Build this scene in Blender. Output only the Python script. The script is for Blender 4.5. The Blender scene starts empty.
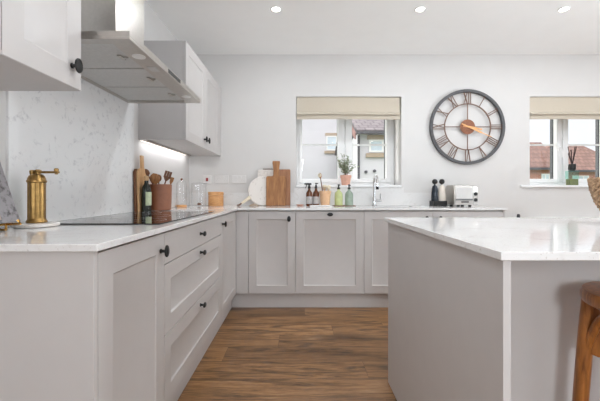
import bpy, bmesh, math, random
from mathutils import Vector, Matrix
random.seed(7)
PI = math.pi
scn = bpy.context.scene
COL = scn.collection
EYE = 1.03
V = Vector

# ------------------------------------------------------------------ materials
def lin(c):
    out = []
    for v in c:
        v = v / 255.0
        out.append(v / 12.92 if v <= 0.04045 else ((v + 0.055) / 1.055) ** 2.4)
    return (out[0], out[1], out[2], 1.0)

def new_mat(name):
    m = bpy.data.materials.new(name); m.use_nodes = True
    nt = m.node_tree
    return m, nt, nt.nodes['Principled BSDF']

def node(nt, kind, **kw):
    n = nt.nodes.new(kind)
    for k, v in kw.items():
        if k in n.inputs: n.inputs[k].default_value = v
        else: setattr(n, k, v)
    return n

def ramp(nt, fac, stops):
    r = nt.nodes.new('ShaderNodeValToRGB')
    el = r.color_ramp.elements
    while len(el) < len(stops): el.new(0.5)
    for e, (p, c) in zip(el, stops):
        e.position = p; e.color = c if len(c) == 4 else lin(c)
    nt.links.new(fac, r.inputs['Fac'])
    return r

def plain(name, rgb, rough=0.5, metal=0.0, var=0.03, scale=30.0, spec=0.5, bump=0.0, coat=0.0):
    """flat finish with a faint procedural mottling and optional fine bump"""
    m, nt, p = new_mat(name)
    tc = node(nt, 'ShaderNodeTexCoord')
    nz = node(nt, 'ShaderNodeTexNoise', Scale=scale, Detail=3.0)
    nt.links.new(tc.outputs['Object'], nz.inputs['Vector'])
    b = lin(rgb)
    lo = tuple(max(0, x * (1 - var)) for x in b[:3]) + (1,)
    hi = tuple(min(1, x * (1 + var)) for x in b[:3]) + (1,)
    r = ramp(nt, nz.outputs['Fac'], [(0.3, lo), (0.7, hi)])
    nt.links.new(r.outputs['Color'], p.inputs['Base Color'])
    p.inputs['Roughness'].default_value = rough
    p.inputs['Metallic'].default_value = metal
    p.inputs['Specular IOR Level'].default_value = spec
    p.inputs['Coat Weight'].default_value = coat
    if bump:
        bp = node(nt, 'ShaderNodeBump', Strength=bump, Distance=0.002)
        nt.links.new(nz.outputs['Fac'], bp.inputs['Height'])
        nt.links.new(bp.outputs['Normal'], p.inputs['Normal'])
    return m

def marble(name, base, vein, rough, vs=2.2, speck=None, lo=.47, mid=.5, hi=.53):
    m, nt, p = new_mat(name)
    tc = node(nt, 'ShaderNodeTexCoord')
    n1 = node(nt, 'ShaderNodeTexNoise', Scale=vs, Detail=6.0, Roughness=0.62, Distortion=0.9)
    n2 = node(nt, 'ShaderNodeTexNoise', Scale=vs * 5, Detail=4.0, Roughness=0.6)
    for n in (n1, n2): nt.links.new(tc.outputs['Object'], n.inputs['Vector'])
    r1 = ramp(nt, n1.outputs['Fac'], [(lo, (0, 0, 0, 1)), (mid, (1, 1, 1, 1)), (hi, (0, 0, 0, 1))])
    r2 = ramp(nt, n2.outputs['Fac'], [(0.48, (0, 0, 0, 1)), (0.66, (1, 1, 1, 1))])
    mul = node(nt, 'ShaderNodeMath', operation='MULTIPLY')
    nt.links.new(r1.outputs['Color'], mul.inputs[0]); nt.links.new(r2.outputs['Color'], mul.inputs[1])
    mx = node(nt, 'ShaderNodeMix', data_type='RGBA')
    mx.inputs['A'].default_value = lin(base); mx.inputs['B'].default_value = lin(vein)
    nt.links.new(mul.outputs[0], mx.inputs['Factor'])
    out = mx.outputs['Result']
    if speck:
        n3 = node(nt, 'ShaderNodeTexNoise', Scale=160.0, Detail=2.0)
        nt.links.new(tc.outputs['Object'], n3.inputs['Vector'])
        r3 = ramp(nt, n3.outputs['Fac'], [(0.62, (0, 0, 0, 1)), (0.72, (.6, .6, .6, 1))])
        m2 = node(nt, 'ShaderNodeMix', data_type='RGBA'); m2.inputs['B'].default_value = lin(speck)
        nt.links.new(out, m2.inputs['A']); nt.links.new(r3.outputs['Color'], m2.inputs['Factor'])
        out = m2.outputs['Result']
    nt.links.new(out, p.inputs['Base Color'])
    p.inputs['Roughness'].default_value = rough
    return m

def wood(name, dark, light, axis='Z', rough=0.5, scale=9.0, stretch=10.0):
    m, nt, p = new_mat(name)
    tc = node(nt, 'ShaderNodeTexCoord'); mp = node(nt, 'ShaderNodeMapping')
    s = {'X': (1, stretch, stretch), 'Y': (stretch, 1, stretch), 'Z': (stretch, stretch, 1)}[axis]
    mp.inputs['Scale'].default_value = s
    nt.links.new(tc.outputs['Object'], mp.inputs['Vector'])
    nz = node(nt, 'ShaderNodeTexNoise', Scale=scale, Detail=5.0, Roughness=0.6, Distortion=0.6)
    nt.links.new(mp.outputs['Vector'], nz.inputs['Vector'])
    r = ramp(nt, nz.outputs['Fac'], [(0.3, lin(dark)), (0.68, lin(light))])
    nt.links.new(r.outputs['Color'], p.inputs['Base Color'])
    p.inputs['Roughness'].default_value = rough
    bp = node(nt, 'ShaderNodeBump', Strength=0.15, Distance=0.001)
    nt.links.new(nz.outputs['Fac'], bp.inputs['Height']); nt.links.new(bp.outputs['Normal'], p.inputs['Normal'])
    return m

def glass(name, tint=(1, 1, 1), gl=0.03, rough=0.0):
    """thin clear glazing: mostly transparent with a Fresnel reflection"""
    m = bpy.data.materials.new(name); m.use_nodes = True
    nt = m.node_tree; nt.nodes.clear()
    o = node(nt, 'ShaderNodeOutputMaterial'); mx = node(nt, 'ShaderNodeMixShader')
    t = node(nt, 'ShaderNodeBsdfTransparent'); t.inputs['Color'].default_value = (*tint, 1)
    g = node(nt, 'ShaderNodeBsdfGlossy', Roughness=rough)
    lw = node(nt, 'ShaderNodeLayerWeight', Blend=0.5)
    pw = node(nt, 'ShaderNodeMath', operation='POWER'); pw.inputs[1].default_value = 3.0
    ml = node(nt, 'ShaderNodeMath', operation='MULTIPLY_ADD'); ml.inputs[1].default_value = .45; ml.inputs[2].default_value = gl
    nt.links.new(lw.outputs['Facing'], pw.inputs[0]); nt.links.new(pw.outputs[0], ml.inputs[0])
    nt.links.new(ml.outputs[0], mx.inputs[0]); nt.links.new(t.outputs[0], mx.inputs[1])
    nt.links.new(g.outputs[0], mx.inputs[2]); nt.links.new(mx.outputs[0], o.inputs['Surface'])
    return m

def emit(name, rgb, strength):
    m, nt, p = new_mat(name)
    p.inputs['Base Color'].default_value = lin(rgb)
    p.inputs['Emission Color'].default_value = lin(rgb)
    p.inputs['Emission Strength'].default_value = strength
    return m

def floor_material():
    m, nt, p = new_mat('oak_plank_floor')
    tc = node(nt, 'ShaderNodeTexCoord')
    br = node(nt, 'ShaderNodeTexBrick', Scale=1.0)
    br.offset = 0.0; br.offset_frequency = 2; br.squash = 1.0
    br.inputs['Brick Width'].default_value = 1.25; br.inputs['Row Height'].default_value = 0.185
    br.inputs['Mortar Size'].default_value = 0.0009; br.inputs['Mortar Smooth'].default_value = 0.2
    br.inputs['Color1'].default_value = (0.0, 0, 0, 1); br.inputs['Color2'].default_value = (1, 1, 1, 1)
    br.inputs['Mortar'].default_value = (0.2, .2, .2, 1); br.inputs['Bias'].default_value = 0.0
    # every row of planks starts at its own random place
    sp = node(nt, 'ShaderNodeSeparateXYZ'); nt.links.new(tc.outputs['Object'], sp.inputs[0])
    dv = node(nt, 'ShaderNodeMath', operation='DIVIDE'); dv.inputs[1].default_value = 0.185
    fl = node(nt, 'ShaderNodeMath', operation='FLOOR'); wn = node(nt, 'ShaderNodeTexWhiteNoise', noise_dimensions='1D')
    ad = node(nt, 'ShaderNodeMath', operation='MULTIPLY_ADD'); ad.inputs[1].default_value = 1.25
    cb = node(nt, 'ShaderNodeCombineXYZ')
    nt.links.new(sp.outputs['Y'], dv.inputs[0]); nt.links.new(dv.outputs[0], fl.inputs[0]); nt.links.new(fl.outputs[0], wn.inputs['W'])
    nt.links.new(wn.outputs['Value'], ad.inputs[0]); nt.links.new(sp.outputs['X'], ad.inputs[2])
    nt.links.new(ad.outputs[0], cb.inputs['X']); nt.links.new(sp.outputs['Y'], cb.inputs['Y'])
    nt.links.new(cb.outputs[0], br.inputs['Vector'])
    # each plank shifts the grain by its own amount
    sh = node(nt, 'ShaderNodeVectorMath', operation='MULTIPLY_ADD')
    sh.inputs[1].default_value = (7, 13, 5)
    nt.links.new(br.outputs['Color'], sh.inputs[0]); nt.links.new(tc.outputs['Object'], sh.inputs[2])
    mp = node(nt, 'ShaderNodeMapping'); mp.inputs['Scale'].default_value = (1.0, 9.0, 1.0)
    nt.links.new(sh.outputs[0], mp.inputs['Vector'])
    g1 = node(nt, 'ShaderNodeTexNoise', Scale=1.7, Detail=7.0, Roughness=0.66, Distortion=1.6)
    g2 = node(nt, 'ShaderNodeTexNoise', Scale=12.0, Detail=4.0, Roughness=0.6)
    mp2 = node(nt, 'ShaderNodeMapping'); mp2.inputs['Scale'].default_value = (1.0, 14.0, 1.0)
    nt.links.new(sh.outputs[0], mp2.inputs['Vector'])
    nt.links.new(mp.outputs['Vector'], g1.inputs['Vector']); nt.links.new(mp2.outputs['Vector'], g2.inputs['Vector'])
    r1 = ramp(nt, g1.outputs['Fac'], [(0.28, (84, 68, 54)), (0.4, (136, 104, 72)), (0.5, (178, 134, 90)), (0.62, (194, 150, 106)), (0.78, (216, 182, 144))])
    r2 = ramp(nt, g2.outputs['Fac'], [(0.3, (196, 190, 184)), (0.65, (255, 255, 255))])
    mx = node(nt, 'ShaderNodeMix', data_type='RGBA', blend_type='MULTIPLY'); mx.inputs['Factor'].default_value = 1.0
    nt.links.new(r1.outputs['Color'], mx.inputs['A']); nt.links.new(r2.outputs['Color'], mx.inputs['B'])
    # plank to plank tone
    r3 = ramp(nt, br.outputs['Color'], [(0.0, (200, 196, 192)), (1.0, (255, 252, 248))])
    m2 = node(nt, 'ShaderNodeMix', data_type='RGBA', blend_type='MULTIPLY'); m2.inputs['Factor'].default_value = 1.0
    nt.links.new(mx.outputs['Result'], m2.inputs['A']); nt.links.new(r3.outputs['Color'], m2.inputs['B'])
    # knots
    kn = node(nt, 'ShaderNodeTexVoronoi', Scale=1.0)
    mk = node(nt, 'ShaderNodeMapping'); mk.inputs['Scale'].default_value = (1.1, 4.2, 1.0)
    nt.links.new(tc.outputs['Object'], mk.inputs['Vector']); nt.links.new(mk.outputs['Vector'], kn.inputs['Vector'])
    rk = ramp(nt, kn.outputs['Distance'], [(0.03, (62, 56, 52)), (0.12, (150, 142, 134)), (0.32, (255, 255, 255))])
    m3 = node(nt, 'ShaderNodeMix', data_type='RGBA', blend_type='MULTIPLY'); m3.inputs['Factor'].default_value = 0.8
    nt.links.new(m2.outputs['Result'], m3.inputs['A']); nt.links.new(rk.outputs['Color'], m3.inputs['B'])
    # grooves
    m4 = node(nt, 'ShaderNodeMix', data_type='RGBA'); m4.inputs['B'].default_value = lin((84, 62, 46))
    nt.links.new(br.outputs['Fac'], m4.inputs['Factor']); nt.links.new(m3.outputs['Result'], m4.inputs['A'])
    nt.links.new(m4.outputs['Result'], p.inputs['Base Color'])
    rr = ramp(nt, g2.outputs['Fac'], [(0.3, (.30, .30, .30, 1)), (0.7, (.40, .40, .40, 1))])
    nt.links.new(rr.outputs['Color'], p.inputs['Roughness'])
    bp = node(nt, 'ShaderNodeBump', Strength=0.12, Distance=0.001)
    nt.links.new(g2.outputs['Fac'], bp.inputs['Height']); nt.links.new(bp.outputs['Normal'], p.inputs['Normal'])
    return m

def brick_material(name, a, b, mortar, scale=1.0):
    m, nt, p = new_mat(name)
    tc = node(nt, 'ShaderNodeTexCoord'); mp = node(nt, 'ShaderNodeMapping')
    mp.inputs['Rotation'].default_value = (PI / 2, 0, 0)
    br = node(nt, 'ShaderNodeTexBrick', Scale=scale)
    br.inputs['Brick Width'].default_value = 0.22; br.inputs['Row Height'].default_value = 0.075
    br.inputs['Mortar Size'].default_value = 0.01
    br.inputs['Color1'].default_value = lin(a); br.inputs['Color2'].default_value = lin(b); br.inputs['Mortar'].default_value = lin(mortar)
    nt.links.new(tc.outputs['Object'], mp.inputs['Vector']); nt.links.new(mp.outputs['Vector'], br.inputs['Vector'])
    nt.links.new(br.outputs['Color'], p.inputs['Base Color']); p.inputs['Roughness'].default_value = 0.9
    return m

def tile_material(name, a, b):
    m, nt, p = new_mat(name)
    tc = node(nt, 'ShaderNodeTexCoord')
    br = node(nt, 'ShaderNodeTexBrick', Scale=1.0)
    br.inputs['Brick Width'].default_value = 0.3; br.inputs['Row Height'].default_value = 0.28
    br.inputs['Mortar Size'].default_value = 0.02
    br.inputs['Color1'].default_value = lin(a); br.inputs['Color2'].default_value = lin(b)
    br.inputs['Mortar'].default_value = tuple(x * .6 for x in lin(a)[:3]) + (1,)
    nt.links.new(tc.outputs['Object'], br.inputs['Vector'])
    nt.links.new(br.outputs['Color'], p.inputs['Base Color']); p.inputs['Roughness'].default_value = 0.9
    return m

M = {}
M['wall'] = plain('white_wall_paint', (216, 214, 212), 0.75, var=.012, scale=6)
M['ceil'] = plain('white_ceiling_paint', (249, 249, 248), 0.8, var=.01, scale=6)
M['floor'] = floor_material()
M['cab'] = plain('pale_grey_cabinet_paint', (198, 194, 192), 0.42, var=.012, scale=14)
M['carcass'] = plain('pale_grey_carcass', (176, 168, 163), 0.5, var=.012, scale=14)
M['quartz'] = marble('white_quartz', (230, 229, 228), (216, 213, 210), 0.09, 3.0, speck=(190, 184, 178))
M['splash'] = marble('veined_white_splash', (237, 237, 237), (208, 208, 210), 0.08, 6.0, lo=.465, mid=.5, hi=.535)
M['black'] = plain('black_metal', (18, 17, 17), 0.42, var=.1)
M['steel'] = plain('brushed_steel', (196, 191, 185), 0.33, 1.0, var=.04, scale=60)
M['steel_dark'] = plain('steel_mesh', (206, 206, 204), 0.5, .2, var=.05, scale=90)
M['chrome'] = plain('chrome', (225, 226, 228), 0.08, 1.0, var=.01)
M['hob'] = plain('black_ceramic_glass', (12, 12, 13), 0.045, var=.1, spec=.6)
M['display'] = plain('dark_glass_display', (34, 34, 34), 0.15, var=.05)
M['upvc'] = plain('white_upvc', (240, 240, 240), 0.35, var=.01)
M['anth'] = plain('dark_grey_frame', (62, 66, 70), 0.5, var=.05)
M['pane'] = glass('window_glass')
M['brass'] = plain('aged_brass', (170, 136, 84), 0.36, 1.0, var=.22, scale=45)
M['brass2'] = plain('polished_brass', (208, 160, 88), 0.25, 1.0, var=.08)
M['terra'] = plain('brown_glazed_stoneware', (148, 98, 74), 0.4, var=.08, scale=30)
M['pot'] = plain('terracotta', (216, 168, 148), 0.8, var=.08, scale=40)
M['wicker'] = plain('peach_clay', (226, 184, 146), 0.8, var=.08, scale=60, bump=.3)
M['oak'] = wood('oak_board', (124, 78, 42), (178, 126, 78), 'Z', .5, 7, 9)
M['beech'] = wood('reddish_board', (140, 92, 62), (172, 122, 86), 'Z', .5, 7, 9)
M['palewood'] = wood('pale_wood', (196, 150, 104), (226, 186, 140), 'Z', .55, 6, 10)
M['darkwood'] = wood('dark_walnut', (84, 50, 30), (130, 84, 52), 'Z', .5, 8, 8)
M['spoonwood'] = wood('spoon_wood', (126, 82, 46), (178, 126, 76), 'Z', .5, 8, 8)
M['stoolwood'] = wood('varnished_stool_wood', (112, 64, 26), (176, 112, 54), 'Z', .3, 8, 8)
M['bamboo'] = wood('bamboo', (198, 140, 88), (226, 172, 116), 'X', .5, 7, 12)
M['marbleboard'] = marble('white_marble', (236, 230, 224), (190, 180, 172), 0.3, 6)
M['greyveined'] = marble('grey_patterned_cover', (150, 146, 148), (60, 54, 56), 0.4, 9, lo=.38, mid=.5, hi=.62)
M['picture'] = wood('cover_print', (104, 74, 62), (224, 206, 192), 'Y', .4, 14, 2)
M['paper'] = plain('page_paper', (214, 196, 180), 0.9, var=.18, scale=80)
M['winebottle'] = plain('dark_green_bottle', (22, 28, 18), 0.08, var=.1)
M['label'] = plain('pale_green_label', (196, 205, 172), 0.6, var=.12, scale=70)
M['cork'] = plain('tan_foil', (196, 160, 118), 0.5, var=.08)
M['clear'] = glass('jar_glass')
M['amber'] = plain('amber_glass', (98, 54, 28), 0.12, var=.15)
M['greylabel'] = plain('grey_label', (176, 172, 170), 0.6, var=.1, scale=80)
M['lime'] = plain('lime_liquid_bottle', (190, 198, 140), 0.18, var=.08)
M['sage'] = plain('sage_bottle', (150, 166, 150), 0.18, var=.08)
M['cream'] = plain('cream_bristle', (232, 220, 196), 0.9, var=.1, scale=120, bump=.4)
M['creamgloss'] = plain('cream_ceramic', (226, 216, 204), 0.2, var=.02)
M['navy'] = plain('blue_black_glass', (34, 42, 52), 0.12, var=.1)
M['leaf'] = plain('olive_leaf', (158, 170, 142), 0.6, var=.2, scale=40)
M['twig'] = plain('twig', (120, 100, 78), 0.8, var=.1)
M['soil'] = plain('soil', (70, 52, 40), 0.95, var=.2, scale=80)
M['linen'] = plain('cream_linen', (200, 190, 174), 0.9, var=.05, scale=220, bump=.25)
M['plastic'] = plain('white_plastic', (222, 220, 218), 0.35, var=.01)
M['switchgrey'] = plain('pale_grey_plastic', (206, 204, 202), 0.4, var=.02)
M['red'] = plain('red_rocker', (150, 40, 44), 0.4)
M['clockrim'] = plain('dark_grey_iron', (84, 84, 86), 0.55, var=.12, scale=40)
M['copper'] = plain('brown_copper', (118, 90, 76), 0.5, .3, var=.15, scale=50)
M['rust'] = plain('rust_copper', (140, 92, 68), 0.5, .3, var=.2, scale=60)
M['gold'] = plain('bright_copper', (222, 168, 118), 0.3, .6, var=.08)
M['toaster'] = plain('pale_polished_steel', (226, 224, 220), 0.2, .55, var=.02)
M['seagrass'] = wood('woven_seagrass', (122, 90, 64), (206, 174, 140), 'X', .8, 30, 2)
M['greenglass'] = plain('green_diffuser_liquid', (104, 112, 72), 0.1, var=.05)
M['greenclear'] = glass('pale_green_glass', (.72, .9, .84))
M['reed'] = plain('dark_reed', (62, 46, 46), 0.8, var=.1)
M['render'] = plain('white_house_render', (212, 210, 216), 0.9, var=.02, scale=3)
M['stone'] = plain('tan_stone', (176, 158, 140), 0.9, var=.06)
M['slate'] = tile_material('grey_slate_tiles', (120, 112, 116), (136, 128, 130))
M['clay'] = tile_material('brown_clay_tiles', (122, 94, 86), (142, 110, 100))
M['brick'] = brick_material('red_brick', (176, 104, 84), (196, 124, 100), (196, 180, 168))
M['barge'] = plain('red_brown_board', (150, 112, 108), 0.8)
M['gutter'] = plain('dark_gutter', (74, 72, 78), 0.6)
M['bluepane'] = plain('house_window_glass', (206, 218, 228), 0.3, var=.1, scale=2)
M['lawn'] = plain('grass_ground', (110, 124, 84), 0.95, var=.2, scale=3)
M['bulb'] = emit('lamp_glow', (255, 250, 240), 14.0)
M['led'] = emit('led_glow', (255, 246, 236), 1.0)
M['white'] = plain('white_enamel', (240, 240, 238), 0.3, var=.01)

# ------------------------------------------------------------------ geometry helpers
class MB:
    def __init__(self): self.bm = bmesh.new()
    def face(self, pts):
        return self.bm.faces.new([self.bm.verts.new(p) for p in pts])
    def box(self, x0, x1, y0, y1, z0, z1):
        vs = [self.bm.verts.new((x, y, z)) for z in (z0, z1) for y in (y0, y1) for x in (x0, x1)]
        for f in ((0, 2, 3, 1), (4, 5, 7, 6), (0, 1, 5, 4), (2, 6, 7, 3), (0, 4, 6, 2), (1, 3, 7, 5)):
            self.bm.faces.new([vs[i] for i in f])
        return self
    def rings(self, rings, cap=True, close=False):
        """loft between rings (lists of points of equal length)"""
        R = [[self.bm.verts.new(p) for p in r] for r in rings]
        n = len(R[0])
        pairs = list(zip(R[:-1], R[1:])) + ([(R[-1], R[0])] if close else [])
        for a, b in pairs:
            for i in range(n):
                self.bm.faces.new((a[i], a[(i + 1) % n], b[(i + 1) % n], b[i]))
        if cap and not close:
            self.bm.faces.new(list(reversed(R[0]))); self.bm.faces.new(R[-1])
        return self
    def lathe(self, c, prof, seg=32, axis=V((0, 0, 1)), cap=True):
        """revolve (r, h) pairs about axis through c"""
        a = axis.normalized(); u = a.orthogonal().normalized(); w = a.cross(u); c = V(c)
        rs = []
        for r, h in prof:
            r = max(r, 1e-4)
            rs.append([c + a * h + (u * math.cos(2 * PI * k / seg) + w * math.sin(2 * PI * k / seg)) * r for k in range(seg)])
        return self.rings(rs, cap)
    def cyl(self, p0, p1, r0, r1=None, seg=16):
        p0, p1 = V(p0), V(p1)
        return self.lathe(p0, [(r0, 0), (r1 if r1 is not None else r0, (p1 - p0).length)], seg, p1 - p0)
    def tube(self, pts, r, seg=10, close=False, up=None):
        pts = [V(p) for p in pts]; rs = []
        n = len(pts)
        ref = V(up) if up else V((0.13, 0.31, 0.94))
        for i, p in enumerate(pts):
            if close: t = pts[(i + 1) % n] - pts[i - 1]
            else: t = pts[min(i + 1, n - 1)] - pts[max(i - 1, 0)]
            t.normalize()
            u = t.cross(ref)
            if u.length < 1e-4: u = t.orthogonal()
            u.normalize(); w = t.cross(u)
            rr = r[i] if isinstance(r, (list, tuple)) else r
            rs.append([p + (u * math.cos(2 * PI * k / seg) + w * math.sin(2 * PI * k / seg)) * rr for k in range(seg)])
        return self.rings(rs, True, close)
    def prism(self, pts, d):
        d = V(d); pts = [V(p) for p in pts]
        return self.rings([pts, [p + d for p in pts]])
    def ball(self, c, r, seg=20, n=10, sz=1.0):
        return self.lathe(c, [(r * math.sin(PI * k / n), -r * sz * math.cos(PI * k / n)) for k in range(n + 1)], seg)
    def cells(self, xs, ys, inc, z0, z1):
        """slab from grid cells, so that holes and L shapes stay one mesh"""
        top, bot = {}, {}
        def g(d, i, j, z):
            if (i, j) not in d: d[(i, j)] = self.bm.verts.new((xs[i], ys[j], z))
            return d[(i, j)]
        nx, ny = len(xs) - 1, len(ys) - 1
        has = lambda i, j: 0 <= i < nx and 0 <= j < ny and inc(i, j)
        for i in range(nx):
            for j in range(ny):
                if not has(i, j): continue
                q = [(i, j), (i + 1, j), (i + 1, j + 1), (i, j + 1)]
                self.bm.faces.new([g(top, a, b, z1) for a, b in q])
                self.bm.faces.new([g(bot, a, b, z0) for a, b in reversed(q)])
                for (a, b), (di, dj) in zip(((q[0], q[1]), (q[1], q[2]), (q[2], q[3]), (q[3], q[0])), ((0, -1), (1, 0), (0, 1), (-1, 0))):
                    if not has(i + di, j + dj):
                        self.bm.faces.new([g(bot, *a, z0), g(bot, *b, z0), g(top, *b, z1), g(top, *a, z1)])
        return self
    def build(self, name, mat, parent=None, bevel=0.0, smooth=True, origin=None, angle=35, seg=2):
        bm = self.bm
        bmesh.ops.recalc_face_normals(bm, faces=bm.faces)
        if parent is not None: o0 = ORG[parent]
        elif origin is not None: o0 = V(origin)
        else:
            xs = [v.co for v in bm.verts]
            o0 = V(((min(c.x for c in xs) + max(c.x for c in xs)) / 2, (min(c.y for c in xs) + max(c.y for c in xs)) / 2, min(c.z for c in xs)))
        bmesh.ops.translate(bm, verts=bm.verts, vec=-o0)
        me = bpy.data.meshes.new(name); bm.to_mesh(me); bm.free()
        me.materials.append(mat)
        if smooth:
            me.shade_smooth()
            me.set_sharp_from_angle(angle=math.radians(angle))
        ob = bpy.data.objects.new(name, me); COL.objects.link(ob)
        if parent is not None: ob.parent = parent
        else: ob.location = o0
        ORG[ob] = o0
        if bevel:
            b = ob.modifiers.new('edge', 'BEVEL'); b.width = bevel; b.segments = seg
            b.limit_method = 'ANGLE'; b.angle_limit = math.radians(50); b.harden_normals = False
        return ob
ORG = {}
def tag(o, label=None, cat=None, group=None, kind=None):
    if label: o['label'] = label
    if cat: o['category'] = cat
    if group: o['group'] = group
    if kind: o['kind'] = kind
    return o
def thing(name, loc, label, cat, group=None, kind=None):
    o = bpy.data.objects.new(name, None); COL.objects.link(o)
    o.location = loc; o.empty_display_size = 0.05; ORG[o] = V(loc)
    return tag(o, label, cat, group, kind)
def dup(root, loc, label=None, rot=None):
    r = root.copy(); COL.objects.link(r); r.location = loc
    if label: r['label'] = label
    if rot: r.rotation_euler = rot
    for ch in list(root.children):
        c = ch.copy(); COL.objects.link(c); c.parent = r
        for g in ch.children:
            d = g.copy(); COL.objects.link(d); d.parent = c
    return r

# ------------------------------------------------------------------ the room
XL, XR, YB, YR, ZC = -1.165, 4.6, 3.54, -2.8, 2.49
YO = 3.95                                              # outside face of the window wall
tag(MB().box(XL - .1, XR + .1, YR - .1, YO, -.08, 0).build('floor', M['floor'], origin=(0, 0, 0)), 'brown oak plank floor', None, None, 'structure')
tag(MB().box(XL - .1, XR + .1, YR - .1, YO, ZC, ZC + .08).build('ceiling', M['ceil']), 'smooth white ceiling', None, None, 'structure')
tag(MB().box(XL - .1, XL, YR, YB, 0, ZC).build('wall_left', M['wall']), 'white wall behind the hob', None, None, 'structure')
# window wall with two openings
W1 = (-.03, 1.085); W2 = (2.445, 3.56); WZ = (1.085, 2.045)
xs = [XL - .1, W1[0], W1[1], W2[0], W2[1], XR + .1]; zs = [0, WZ[0], WZ[1], ZC]
mb = MB().cells(xs, zs, lambda i, j: not (j == 1 and i in (1, 3)), 0, YO - YB)
bmesh.ops.transform(mb.bm, matrix=Matrix(((1, 0, 0, 0), (0, 0, 1, YB), (0, 1, 0, 0), (0, 0, 0, 1))), verts=mb.bm.verts)
tag(mb.build('wall_back', M['wall'], smooth=False), 'white wall with two windows', None, None, 'structure')
# right wall and rear wall, each with a wide glazed door that lets daylight in
def wall_with_gap(name, along, pos, a0, a1, g0, g1, gh, t):
    mb = MB().cells([a0, g0, g1, a1], [0, gh, ZC], lambda i, j: not (j == 0 and i == 1), 0, t)
    if along == 'Y':
        mt = Matrix(((0, 0, 1, pos), (1, 0, 0, 0), (0, 1, 0, 0), (0, 0, 0, 1)))
    else:
        mt = Matrix(((1, 0, 0, 0), (0, 0, 1, pos), (0, 1, 0, 0), (0, 0, 0, 1)))
    bmesh.ops.transform(mb.bm, matrix=mt, verts=mb.bm.verts)
    return tag(mb.build(name, M['wall'], smooth=False), 'white wall', None, None, 'structure')
wall_with_gap('wall_right', 'Y', XR, YR - .1, YB, -1.6, 2.2, 2.15, .1)
wall_with_gap('wall_rear', 'X', YR - .1, XL - .1, XR, -.95, 3.0, 2.2, .1)
def patio(name, along, pos, g0, g1, h):
    t = thing(name, (pos, (g0 + g1) / 2, 0) if along == 'Y' else ((g0 + g1) / 2, pos, 0), 'white framed glazed patio door', None, None, 'structure')
    fr, gl = MB(), MB()
    def bx(m, a0, a1, d0, d1, z0, z1):
        if along == 'Y': m.box(pos + d0, pos + d1, a0, a1, z0, z1)
        else: m.box(a0, a1, pos + d0, pos + d1, z0, z1)
    n = 2
    w = (g1 - g0) / n
    for k in range(n):
        a = g0 + k * w
        bx(fr, a, a + .08, .02, .08, 0, h); bx(fr, a + w - .08, a + w, .02, .08, 0, h)
        bx(fr, a + .08, a + w - .08, .02, .08, 0, .1); bx(fr, a + .08, a + w - .08, .02, .08, h - .08, h)
        bx(gl, a + .08, a + w - .08, .045, .055, .1, h - .08)
    fr.build('door_frame', M['upvc'], t); gl.build('door_glass', M['pane'], t)
patio('door_1', 'Y', XR, -1.6, 2.2, 2.15)
patio('door_2', 'X', YR - .1, -.95, 3.0, 2.2)
tag(MB().box(1.85, XR - .001, YB - .015, YB, 0.0, .12).build('baseboard_back', M['white'], bevel=.004), 'white skirting board', None, None, 'structure')
tag(MB().box(XR - .015, XR, 2.21, YB - .016, 0.0, .12).build('baseboard_right', M['white'], bevel=.004), 'white skirting board', None, None, 'structure')

# windows ------------------------------------------------------------
def window(name, x0, x1, handle, sill_l, sill_r, label, m0=.4725, m1=.634):
    z0, z1 = WZ
    t = thing(name, (x0, 3.80, z0), label, None, None, 'structure')
    zb = z0 + .02
    f = MB()                                         # inner white frame and mullion
    yi0, yi1 = 3.815, 3.865
    f.box(x0, x0 + .035, yi0, yi1, zb, z1); f.box(x1 - .045, x1, yi0, yi1, zb, z1)
    f.box(x0 + .035, x1 - .045, yi0, yi1, zb, zb + .04); f.box(x0 + .035, x1 - .045, yi0, yi1, z1 - .05, z1)
    f.box(x0 + .525, x0 + .575, yi0, yi1, zb + .04, z1 - .05)
    f.build('window_frame', M['upvc'], t, .004)
    ex = MB()                                        # darker outer skin of the frame
    ye0, ye1 = 3.872, 3.91
    gx = [(x0 + .064, x0 + m0), (x0 + m1, x0 + 1.024)]
    ex.box(x0, gx[0][0], ye0, ye1, zb, z1); ex.box(gx[0][1], gx[1][0], ye0, ye1, zb, z1); ex.box(gx[1][1], x1, ye0, ye1, zb, z1)
    for a, b in gx:
        ex.box(a, b, ye0, ye1, zb, 1.18); ex.box(a, b, ye0, ye1, z1 - .08, z1)
    tag(ex.build('outer_frame', M['anth'], t), 'dark grey outer frame')
    for k, (a, b) in enumerate(gx):
        sx0, sx1 = (x0 + .03, x0 + .545) if k == 0 else (x0 + .558, x1 - .04)
        s = MB()
        ys0, ys1 = 3.80, 3.86
        s.box(sx0, a, ys0, ys1, zb + .035, z1 - .045); s.box(b, sx1, ys0, ys1, zb + .035, z1 - .045)
        s.box(a, b, ys0, ys1, zb + .035, 1.183); s.box(a, b, ys0, ys1, z1 - .1, z1 - .045)
        so = s.build('sash', M['upvc'], t, .005)
        MB().box(a - .004, b + .004, 3.862, 3.868, 1.178, z1 - .09).build('pane', M['pane'], so, smooth=False)
        MB().box(a, b, 3.852, 3.861, 1.566, 1.586).build('glazing_bar', M['upvc'], so)
        if k == handle:
            h = MB()
            hx = sx1 - .03 if k == 0 else sx0 + .03
            h.box(hx - .013, hx + .013, 3.786, 3.80, 1.50, 1.57)
            h.tube([(hx, 3.79, 1.54), (hx, 3.765, 1.545), (hx, 3.757, 1.50), (hx, 3.757, 1.42)], .009)
            h.build('handle', M['upvc'], so)
    MB().box(x0 + .001, x1 - .001, YB, 3.815, z0, z0 + .02).box(sill_l, sill_r, YB - .022, YB - .0005, z0 - .004, z0 + .02).build('window_sill', M['upvc'], t, .004)
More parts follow.
